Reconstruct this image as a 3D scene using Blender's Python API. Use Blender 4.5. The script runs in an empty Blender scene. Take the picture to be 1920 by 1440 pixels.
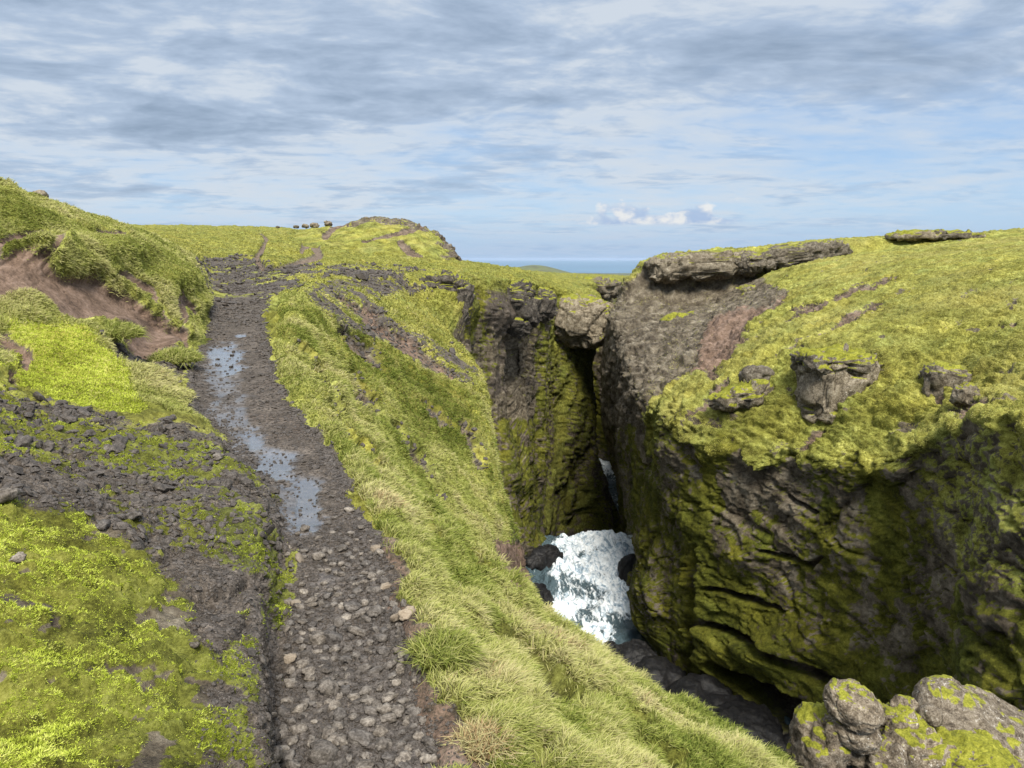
import bpy, math, random
import numpy as np
from mathutils import Vector
R = math.radians
rng = np.random.default_rng(7)
random.seed(7)
SC = bpy.context.scene
COL = SC.collection
QUICK = 1.0            # mesh density

# ------------------------------------------------------------------ camera
F = 1450.0             # focal length in pixels of a 1920 wide frame
PITCH = math.atan((720 - 485) / F)
cam_data = bpy.data.cameras.new('camera')
cam_data.sensor_width = 36; cam_data.lens = 36 * F / 1920
cam_data.clip_start = 0.05; cam_data.clip_end = 200000
cam = bpy.data.objects.new('camera', cam_data); COL.objects.link(cam)
cam.location = (0, 0, 0); cam.rotation_euler = (math.pi / 2 - PITCH, 0, 0)
SC.camera = cam
CP, SP = math.cos(PITCH), math.sin(PITCH)

def U(u, v, Y):
    """world point at world depth Y seen at photo pixel u, v"""
    a = (v - 720) / F
    dy = CP - SP * a; dz = -SP - CP * a; s = Y / dy
    return ((u - 960) / F * s, Y, dz * s)

def proj(P):
    """world points -> photo pixels"""
    x, y, z = P[..., 0], P[..., 1], P[..., 2]
    d = y * CP - z * SP
    up = y * SP + z * CP
    d = np.maximum(d, 0.2)
    return 960 + F * x / d, 720 - F * up / d, d

# ------------------------------------------------------------------ light
SC.view_settings.view_transform = 'Standard'; SC.view_settings.look = 'None'
SC.view_settings.exposure = 0.98; SC.view_settings.gamma = 1
SUN_EL, SUN_AZ = 50, 171     # azimuth clockwise from +Y: behind the viewer, to the right
sd = bpy.data.lights.new('sun', 'SUN'); sd.energy = 3.3; sd.angle = R(20); sd.color = (1, 0.94, 0.83)
sun = bpy.data.objects.new('sun', sd); COL.objects.link(sun)
sv = Vector((math.sin(R(SUN_AZ)) * math.cos(R(SUN_EL)), math.cos(R(SUN_AZ)) * math.cos(R(SUN_EL)), math.sin(R(SUN_EL))))
sun.rotation_euler = sv.to_track_quat('Z', 'Y').to_euler(); sun.location = sv * 50

class NT:
    """small node-tree helper"""
    def __init__(s, tree): s.t = tree; s.n = tree.nodes; s.l = tree.links
    def new(s, typ, **kw):
        n = s.n.new(typ)
        for k, v in kw.items(): setattr(n, k, v)
        return n
    def put(s, sock, v):
        if isinstance(v, bpy.types.NodeSocket): s.l.new(v, sock)
        elif v is not None: sock.default_value = v
    def math(s, op, a, b=None, c=None, clamp=False):
        n = s.new('ShaderNodeMath', operation=op, use_clamp=clamp)
        for i, x in enumerate((a, b, c)):
            if x is not None: s.put(n.inputs[i], x)
        return n.outputs[0]
    def vmath(s, op, a, b=None):
        n = s.new('ShaderNodeVectorMath', operation=op)
        s.put(n.inputs[0], a)
        if b is not None: s.put(n.inputs[1], b)
        return n.outputs[0]
    def mix(s, f, a, b, blend='MIX'):
        n = s.new('ShaderNodeMix', data_type='RGBA', blend_type=blend)
        s.put(n.inputs[0], f); s.put(n.inputs[6], a); s.put(n.inputs[7], b)
        return n.outputs[2]
    def ramp(s, f, stops, interp='LINEAR'):
        n = s.new('ShaderNodeValToRGB'); n.color_ramp.interpolation = interp
        e = n.color_ramp.elements
        while len(e) < len(stops): e.new(0.5)
        for x, (p, c) in zip(e, stops):
            x.position = p; x.color = c if len(c) == 4 else (*c, 1)
        s.put(n.inputs[0], f)
        return n.outputs[0]
    def rng(s, v, a, b, c=0.0, d=1.0, smooth=True):
        n = s.new('ShaderNodeMapRange', interpolation_type='SMOOTHSTEP' if smooth else 'LINEAR')
        for i, x in enumerate((v, a, b, c, d)): s.put(n.inputs[i], x)
        return n.outputs[0]
    def noise(s, vec, scale, detail=4, rough=0.55, dist=0.0, col=False):
        n = s.new('ShaderNodeTexNoise')
        s.put(n.inputs['Vector'], vec); s.put(n.inputs['Scale'], scale); s.put(n.inputs['Detail'], detail)
        s.put(n.inputs['Roughness'], rough); s.put(n.inputs['Distortion'], dist)
        return n.outputs['Color' if col else 'Fac']
    def attr(s, name):
        return s.new('ShaderNodeAttribute', attribute_name=name).outputs['Fac']

def g3(r, g, b): return (r, g, b, 1)

W = bpy.data.worlds.new('World'); SC.world = W; W.use_nodes = True
def build_world():
    W.node_tree.nodes.clear()
    k = NT(W.node_tree)
    sky = k.new('ShaderNodeTexSky', sky_type='NISHITA'); sky.sun_disc = False
    sky.sun_elevation = R(SUN_EL); sky.sun_rotation = R(SUN_AZ) % (2 * math.pi)
    sky.altitude = 300; sky.air_density = 1.0; sky.dust_density = 0.6; sky.ozone_density = 1.6
    tc = k.new('ShaderNodeTexCoord').outputs['Generated']
    sp = k.new('ShaderNodeSeparateXYZ'); k.put(sp.inputs[0], tc)
    x, y, z = sp.outputs
    zz = k.math('MAXIMUM', k.math('ADD', z, 0.10), 0.03)
    px, py = k.math('DIVIDE', x, zz), k.math('DIVIDE', y, zz)
    cb = k.new('ShaderNodeCombineXYZ')
    k.put(cb.inputs[0], px); k.put(cb.inputs[1], py)
    P = cb.outputs[0]
    # the streets of cloud run across the view, a little oblique
    mp = k.new('ShaderNodeMapping', vector_type='POINT'); k.put(mp.inputs[0], P)
    mp.inputs['Rotation'].default_value = (0, 0, R(-16)); mp.inputs['Scale'].default_value = (0.9, 1.15, 1)
    Q = mp.outputs[0]
    warp = k.noise(Q, 0.8, 3, 0.5, col=True)
    Qw = k.vmath('ADD', Q, k.vmath('MULTIPLY', k.vmath('SUBTRACT', warp, (0.5, 0.5, 0.5)), (0.4, 0.4, 0)))
    big = k.noise(Qw, 0.42, 4, 0.5)
    mid = k.noise(Qw, 1.5, 8, 0.60, 0.2)
    fine = k.noise(Qw, 5.2, 7, 0.58, 0.15)
    dens = k.math('ADD', k.math('MULTIPLY', big, 0.6), k.math('ADD', k.math('MULTIPLY', mid, 0.55), k.math('MULTIPLY', fine, 0.22)))
    # more cover up high and to the left, thinner low on the right
    side = k.math('ADD', k.math('MULTIPLY', x, -0.13), 0.06)
    high = k.rng(z, 0.0, 0.26, -0.12, 0.12)
    dens = k.math('ADD', dens, k.math('ADD', side, high))
    cover = k.rng(dens, 0.46, 0.82)
    light = k.noise(Qw, 1.25, 8, 0.62, 0.5)
    light2 = k.noise(Qw, 0.5, 3, 0.5)
    thick = k.rng(dens, 0.62, 1.05)
    shade = k.math('ADD', k.math('MULTIPLY', k.math('SUBTRACT', fine, .5), -1.6), k.math('ADD', k.math('MULTIPLY', thick, 0.50), k.math('ADD', k.math('MULTIPLY', k.math('SUBTRACT', light, 0.488), -2.1), k.math('MULTIPLY', k.math('SUBTRACT', light2, 0.5), -1.1))))
    ccol = k.ramp(shade, [(0.0, g3(3.2, 3.5, 3.85)), (0.28, g3(2.25, 2.72, 3.4)), (0.6, g3(1.72, 2.16, 2.78)), (1.0, g3(1.22, 1.60, 2.12))])
    base = k.mix(k.rng(z, 0.0, 0.4), g3(1.6, 2.4, 3.6), g3(1.15, 1.85, 3.25))
    sk = k.mix(0.8, sky.outputs[0], base)
    c = k.mix(k.math('MULTIPLY', cover, 0.9), sk, ccol)
    # pale air low on the horizon
    c = k.mix(k.math('MULTIPLY', k.rng(z, 0.07, -0.01), 0.6), c, g3(1.55, 2.35, 3.6))
    # sky above the frame made whiter and brighter, added overhead fill for the gorge
    c = k.mix(k.rng(z, 0.33, 0.6, 0, .7), c, g3(2.3, 2.35, 2.4))
    hi = k.new('ShaderNodeVectorMath', operation='SCALE'); k.put(hi.inputs[0], c); k.put(hi.inputs['Scale'], k.rng(z, 0.31, 0.60, 1.0, 2.4))
    c = hi.outputs[0]
    # a low bank of small sunlit cumulus far out over the sea
    az = k.math('ARCTAN2', x, y)
    cv = k.new('ShaderNodeCombineXYZ'); k.put(cv.inputs[0], k.math('MULTIPLY', az, 1.0)); k.put(cv.inputs[1], k.math('MULTIPLY', z, 1.5))
    cn = k.noise(cv.outputs[0], 34, 6, 0.6)
    base_z = 0.043
    up = k.math('SUBTRACT', z, base_z)
    win = k.math('MULTIPLY', 1.0, k.math('MULTIPLY', k.rng(az, 0.07, 0.11), k.rng(az, 0.30, 0.25)))
    hgt = k.math('MULTIPLY', k.rng(k.noise(cv.outputs[0], 15, 2, 0.5), 0.34, 0.58), 0.030)
    body = k.rng(k.math('SUBTRACT', k.math('ADD', hgt, k.math('MULTIPLY', k.math('SUBTRACT', cn, 0.52), 0.050)), up), 0.0, 0.012)
    cum = k.math('MULTIPLY', k.math('MULTIPLY', body, k.rng(up, -0.003, 0.002)), win)
    c = k.mix(k.math('MULTIPLY', cum, 0.75), c, k.mix(k.rng(cn, 0.4, 0.65), g3(1.9, 2.5, 3.6), g3(4.4, 4.3, 4.1)))
    bg = k.new('ShaderNodeBackground'); k.put(bg.inputs[0], c); bg.inputs[1].default_value = 0.105
    o = k.new('ShaderNodeOutputWorld'); k.l.new(bg.outputs[0], o.inputs[0])
build_world()

# ------------------------------------------------------------------ numpy noise
_perm = np.random.default_rng(3).permutation(256).astype(np.int32)
_perm = np.concatenate([_perm, _perm, _perm])
_g = np.random.default_rng(4).normal(size=(256, 3)).astype(np.float32)
_g /= np.linalg.norm(_g, axis=1, keepdims=True)
def _perlin(x, y, z):
    xi = np.floor(x).astype(np.int32); yi = np.floor(y).astype(np.int32); zi = np.floor(z).astype(np.int32)
    fx = (x - xi).astype(np.float32); fy = (y - yi).astype(np.float32); fz = (z - zi).astype(np.float32)
    u = fx * fx * fx * (fx * (fx * 6 - 15) + 10); v = fy * fy * fy * (fy * (fy * 6 - 15) + 10); w = fz * fz * fz * (fz * (fz * 6 - 15) + 10)
    xi &= 255; yi &= 255; zi &= 255
    def gr(a, b, c):
        h = _perm[_perm[_perm[xi + a] + yi + b] + zi + c]
        g = _g[h]
        return g[:, 0] * (fx - a) + g[:, 1] * (fy - b) + g[:, 2] * (fz - c)
    x00 = gr(0, 0, 0); x00 += u * (gr(1, 0, 0) - x00)
    x10 = gr(0, 1, 0); x10 += u * (gr(1, 1, 0) - x10)
    x01 = gr(0, 0, 1); x01 += u * (gr(1, 0, 1) - x01)
    x11 = gr(0, 1, 1); x11 += u * (gr(1, 1, 1) - x11)
    x00 += v * (x10 - x00); x01 += v * (x11 - x01)
    return (x00 + w * (x01 - x00)) * 1.6
def perlin(P, s=1.0, off=0.0):
    """P (...,3), s scalar or 3-vector of frequencies; about -1..1"""
    s = np.broadcast_to(np.asarray(s, np.float32), (3,))
    Q = P.reshape(-1, 3)
    out = np.empty(len(Q), np.float32)
    for i in range(0, len(Q), 400000):
        q = Q[i:i + 400000]
        out[i:i + 400000] = _perlin(q[:, 0] * s[0] + off + 91.3, q[:, 1] * s[1] + off * 1.7 + 37.1, q[:, 2] * s[2] + off * 0.6 + 11.9)
    return out.reshape(P.shape[:-1])
def fbm(P, s, oct=4, rough=0.5, off=0.0, kind='n'):
    s = np.broadcast_to(np.asarray(s, np.float32), (3,)).copy()
    a, tot, o = 1.0, 0.0, 0.0
    for i in range(oct):
        n = perlin(P, s, off + i * 13.7)
        if kind == 'b': n = np.abs(n) * 2 - 0.6
        if kind == 'r': n = 1 - 2.2 * np.abs(n)
        o = o + n * a; tot += a; a *= rough; s = s * 2.03
    return (o / tot).astype(np.float32)
def cells(P, s, off=0.0, tilt=0.6):
    """blocky displacement: every Voronoi cell has its own level and tilt; also returns the crack distance"""
    s = np.broadcast_to(np.asarray(s, np.float32), (3,))
    Q = P.reshape(-1, 3) * s + off
    H = np.empty(len(Q), np.float32); D = np.empty(len(Q), np.float32)
    for i in range(0, len(Q), 200000):
        q = Q[i:i + 200000].astype(np.float32); b = np.floor(q).astype(np.int32)
        d1 = np.full(len(q), 9e9, np.float32); d2 = d1.copy(); h = np.zeros(len(q), np.float32)
        for dx in (-1, 0, 1):
            for dy in (-1, 0, 1):
                for dz in (-1, 0, 1):
                    c = b + np.array([dx, dy, dz]); cc = c & 255
                    k = _perm[_perm[_perm[cc[:, 0]] + cc[:, 1]] + cc[:, 2]]
                    r = c + 0.5 + _g[k] * 0.45
                    e = q - r; d = (e * e).sum(1)
                    g = _g[(k * 7 + 31) & 255]
                    hv = g[:, 0] * 1.1 + (e * g[:, [1, 2, 0]]).sum(1) * tilt
                    m = d < d1
                    d2 = np.where(m, d1, np.minimum(d2, d)); h = np.where(m, hv, h); d1 = np.where(m, d, d1)
        H[i:i + 200000] = h; D[i:i + 200000] = np.sqrt(d2) - np.sqrt(d1)
    return H.reshape(P.shape[:-1]), D.reshape(P.shape[:-1])
def sm(x, a, b):
    t = np.clip((x - a) / (b - a), 0, 1); return t * t * (3 - 2 * t)
def inpoly(u, v, poly):
    """signed pixel distance to a polygon, positive inside"""
    p = np.asarray(poly, np.float64); best = np.full(u.shape, 1e18); ins = np.zeros(u.shape, bool)
    for i in range(len(p)):
        a = p[i]; b = p[(i + 1) % len(p)]; e = b - a
        t = np.clip(((u - a[0]) * e[0] + (v - a[1]) * e[1]) / max((e * e).sum(), 1e-9), 0, 1)
        best = np.minimum(best, (u - a[0] - t * e[0]) ** 2 + (v - a[1] - t * e[1]) ** 2)
        c = ((a[1] > v) != (b[1] > v))
        with np.errstate(divide='ignore', invalid='ignore'):
            xx = (b[0] - a[0]) * (v - a[1]) / ((b[1] - a[1]) if b[1] != a[1] else 1e-9) + a[0]
        ins ^= c & (u < xx)
    d = np.sqrt(best)
    return np.where(ins, d, -d).astype(np.float32)
def seg(u, v, pts, w):
    """pixel distance to a polyline whose half width runs w (list); 1 on it, 0 off it"""
    out = np.zeros(u.shape, np.float32)
    for i in range(len(pts) - 1):
        a = np.array(pts[i], float); b = np.array(pts[i + 1], float); e = b - a
        t = np.clip(((u - a[0]) * e[0] + (v - a[1]) * e[1]) / (e * e).sum(), 0, 1)
        d = np.hypot(u - a[0] - t * e[0], v - a[1] - t * e[1]); ww = w[i] + (w[i + 1] - w[i]) * t
        out = np.maximum(out, 1 - sm(d / ww, 0.55, 1.25))
    return out

# ------------------------------------------------------------------ surfaces
def pchip(xk, Y, x):
    """monotone cubic interpolation along axis 0 of Y (n, ...)"""
    xk = np.asarray(xk, float); h = np.diff(xk); sh = (-1,) + (1,) * (Y.ndim - 1)
    d = np.diff(Y, axis=0) / h.reshape(sh)
    m = np.zeros_like(Y); m[0] = d[0]; m[-1] = d[-1]
    w1 = (2 * h[1:] + h[:-1]).reshape(sh); w2 = (h[1:] + 2 * h[:-1]).reshape(sh)
    with np.errstate(divide='ignore', invalid='ignore'):
        hm = (w1 + w2) / (w1 / d[:-1] + w2 / d[1:])
    hm = np.where(d[:-1] * d[1:] > 0, hm, 0); m[1:-1] = hm
    i = np.clip(np.searchsorted(xk, x, side='right') - 1, 0, len(xk) - 2)
    t = ((x - xk[i]) / h[i]).reshape(sh); H = h[i].reshape(sh)
    return ((2 * t**3 - 3 * t**2 + 1) * Y[i] + (t**3 - 2 * t**2 + t) * H * m[i] + (-2 * t**3 + 3 * t**2) * Y[i + 1] + (t**3 - t**2) * H * m[i + 1])
def pt(e, Y):
    if e[0] == 'w': return (e[1], e[3] if len(e) > 3 else Y, e[2])
    return U(e[0], e[1], e[2] if len(e) > 2 else Y)
def net(rows):
    return np.array([[pt(e, Y) for e in r] for Y, r in rows])
def resample(C, rk, nr, nc, pw=0.5):
    """interpolate control net C and space the samples evenly in apparent size"""
    ck = np.arange(C.shape[1], dtype=float)
    r0 = np.linspace(rk[0], rk[-1], 700); c0 = np.linspace(0, ck[-1], 300)
    A = pchip(rk, C, r0); A = np.moveaxis(pchip(ck, np.moveaxis(A, 1, 0), c0), 0, 1)
    u, v, d = proj(A)
    vis = (u > -250) & (u < 2200) & (v > -100) & (v < 1650) & (A[..., 1] > 0.4)
    wgt = np.where(vis, 1.0, 0.03)
    def eq(ax, n, p):
        D = np.linalg.norm(np.diff(A, axis=ax), axis=2)
        w = np.minimum(np.take(wgt, range(1, wgt.shape[ax]), ax), np.take(wgt, range(wgt.shape[ax] - 1), ax))
        dd = np.take(d, range(1, d.shape[ax]), ax)
        l = D / np.maximum(dd, 1) * w
        l = np.sqrt((l ** 2).mean(axis=1 - ax)) + 0.25 * l.max(axis=1 - ax)
        l = l + l.mean() * 0.08
        cu = np.concatenate([[0], np.cumsum(l)]); return np.interp(np.linspace(0, cu[-1], n), cu, p)
    rr = eq(0, int(nr * QUICK), r0); cc = eq(1, int(nc * QUICK), c0)
    A = pchip(rk, C, rr); A = np.moveaxis(pchip(ck, np.moveaxis(A, 1, 0), cc), 0, 1)
    return A.astype(np.float64), rr, cc
def normals(A):
    n = np.cross(np.gradient(A, axis=1), np.gradient(A, axis=0))
    return n / (np.linalg.norm(n, axis=2, keepdims=True) + 1e-12)
def grid_faces(nr, nc):
    i = np.arange(nr * nc).reshape(nr, nc)
    return np.stack([i[:-1, :-1], i[:-1, 1:], i[1:, 1:], i[1:, :-1]], -1).reshape(-1, 4)
def mesh_np(name, V, Fq, mat, attrs=None, smooth=True):
    me = bpy.data.meshes.new(name); V = np.ascontiguousarray(V, np.float32).reshape(-1, 3); Fq = np.ascontiguousarray(Fq, np.int32)
    k = Fq.shape[1]
    me.vertices.add(len(V)); me.vertices.foreach_set('co', V.ravel())
    me.loops.add(Fq.size); me.loops.foreach_set('vertex_index', Fq.ravel())
    me.polygons.add(len(Fq)); me.polygons.foreach_set('loop_start', np.arange(0, Fq.size, k, dtype=np.int32))
    if smooth: me.polygons.foreach_set('use_smooth', np.ones(len(Fq), bool))
    else: me.polygons.foreach_set('use_smooth', np.zeros(len(Fq), bool))
    for a, val in (attrs or {}).items():
        at = me.attributes.new(a, 'FLOAT', 'POINT'); at.data.foreach_set('value', np.ascontiguousarray(val, np.float32).ravel())
    me.update(calc_edges=True)
    if mat: me.materials.append(mat)
    return me
def link(name, me, label=None, cat=None, kind=None, group=None, parent=None):
    o = bpy.data.objects.new(name, me); COL.objects.link(o)
    if parent is not None: o.parent = parent
    if label: o['label'] = label
    if cat: o['category'] = cat
    if kind: o['kind'] = kind
    if group: o['group'] = group
    return o

# ------------------------------------------------------------------ materials
def bsdf(name):
    m = bpy.data.materials.new(name); m.use_nodes = True; m.node_tree.nodes.clear()
    k = NT(m.node_tree); b = k.new('ShaderNodeBsdfPrincipled'); o = k.new('ShaderNodeOutputMaterial')
    k.l.new(b.outputs[0], o.inputs[0]); b.inputs['Specular IOR Level'].default_value = 0.3
    return m, k, b
def bump(k, h, strength, dist, prev=None):
    n = k.new('ShaderNodeBump'); k.put(n.inputs['Height'], h); n.inputs['Strength'].default_value = strength
    n.inputs['Distance'].default_value = dist
    if prev is not None: k.put(n.inputs['Normal'], prev)
    return n.outputs[0]
def terrain_material(name, near=True):
    """moss / grass / soil / gravel / wet, blended by the masks the mesh carries"""
    m, k, b = bsdf(name)
    P = k.new('ShaderNodeNewGeometry').outputs['Position']
    s = 1.0 if near else 0.25
    n_f = k.noise(P, 22 * s, 6, 0.7); n_m = k.noise(P, 3.2 * s, 6, 0.62); n_l = k.noise(P, 0.35, 5, 0.55); n_x = k.noise(P, 90 * s, 4, 0.7)
    # rock
    def two(p, q, x): return k.math('ADD', k.math('MULTIPLY', n_m, p), k.math('ADD', k.math('MULTIPLY', n_f, q), k.math('MULTIPLY', n_x, x)))
    rock = k.ramp(two(.5, .3, .2), [(0.38, g3(.024, .019, .013)), (0.47, g3(.074, .060, .042)), (0.54, g3(.14, .118, .086)), (0.63, g3(.26, .23, .175))])
    dark = k.ramp(two(.25, .4, .35), [(0.39, g3(.018, .014, .011)), (0.48, g3(.064, .052, .041)), (0.55, g3(.130, .109, .090)), (0.64, g3(.26, .22, .185))])
    soil = k.ramp(two(.4, .35, .25), [(0.39, g3(.040, .026, .018)), (0.5, g3(.145, .098, .071)), (0.6, g3(.25, .178, .138))])
    # moss, from olive to lime to straw
    mo = k.ramp(two(.4, .3, .3), [(0.385, g3(.052, .047, .010)), (0.46, g3(.150, .150, .030)), (0.53, g3(.285, .292, .066)), (0.61, g3(.45, .455, .14))])
    green = k.ramp(two(.4, .3, .3), [(0.385, g3(.016, .018, .003)), (0.46, g3(.046, .048, .006)), (0.53, g3(.092, .094, .012)), (0.62, g3(.175, .175, .032))])
    straw = k.ramp(two(.3, .4, .3), [(0.385, g3(.08, .070, .020)), (0.5, g3(.24, .22, .065)), (0.61, g3(.40, .36, .15))])
    a = k.attr
    wob = k.math('ADD', k.math('MULTIPLY', k.math('SUBTRACT', n_f, 0.5), 1.3), k.math('MULTIPLY', k.math('SUBTRACT', n_x, 0.5), 0.8))
    def edge(v, w=0.16):      # break the mask's edge up
        return k.rng(k.math('ADD', v, k.math('MULTIPLY', wob, k.math('MULTIPLY', k.math('MULTIPLY', v, k.math('SUBTRACT', 1.0, v)), 3.2))), 0.5 - w, 0.5 + w)
    c = k.mix(edge(a('dark')), rock, dark)
    c = k.mix(edge(a('soil')), c, soil)
    veg = k.mix(a('green'), mo, green)
    veg = k.mix(k.math('MULTIPLY', a('straw'), 0.9), veg, straw)
    veg = k.mix(1.0, veg, k.ramp(n_l, [(0.3, g3(.76, .84, .9)), (0.5, g3(1, 1, 1)), (0.7, g3(1.14, 1.06, .9))]), 'MULTIPLY')
    mm = edge(a('moss'))
    c = k.mix(mm, c, veg)
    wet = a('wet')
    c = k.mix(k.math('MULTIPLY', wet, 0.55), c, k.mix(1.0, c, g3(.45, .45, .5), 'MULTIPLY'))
    k.put(b.inputs['Base Color'], c)
    dry = k.mix(mm, g3(.72, .72, .72), g3(.95, .95, .95))
    pud = k.rng(k.math('ADD', wet, k.math('MULTIPLY', wob, 0.16)), 0.25, 0.95)
    k.put(b.inputs['Roughness'], k.math('SUBTRACT', dry, k.math('MULTIPLY', pud, 0.62)))
    k.put(b.inputs['Specular IOR Level'], k.math('ADD', 0.14, k.math('MULTIPLY', pud, 0.85)))
    k.put(b.inputs['Coat Weight'], k.rng(wet, .45, .9)); b.inputs['Coat Roughness'].default_value = 0.2; b.inputs['Coat IOR'].default_value = 1.6
    h = k.math('ADD', k.math('MULTIPLY', n_f, 1.0), k.math('MULTIPLY', n_x, 0.4))
    h = k.math('MULTIPLY', h, k.math('SUBTRACT', 1.0, k.math('MULTIPLY', pud, 0.8)))
    k.put(b.inputs['Normal'], bump(k, h, 0.75, 0.03 / s))
    return m
MAT_NEAR = terrain_material('near_ground'); MAT_FAR = terrain_material('far_cliff_ground', False)

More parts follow.
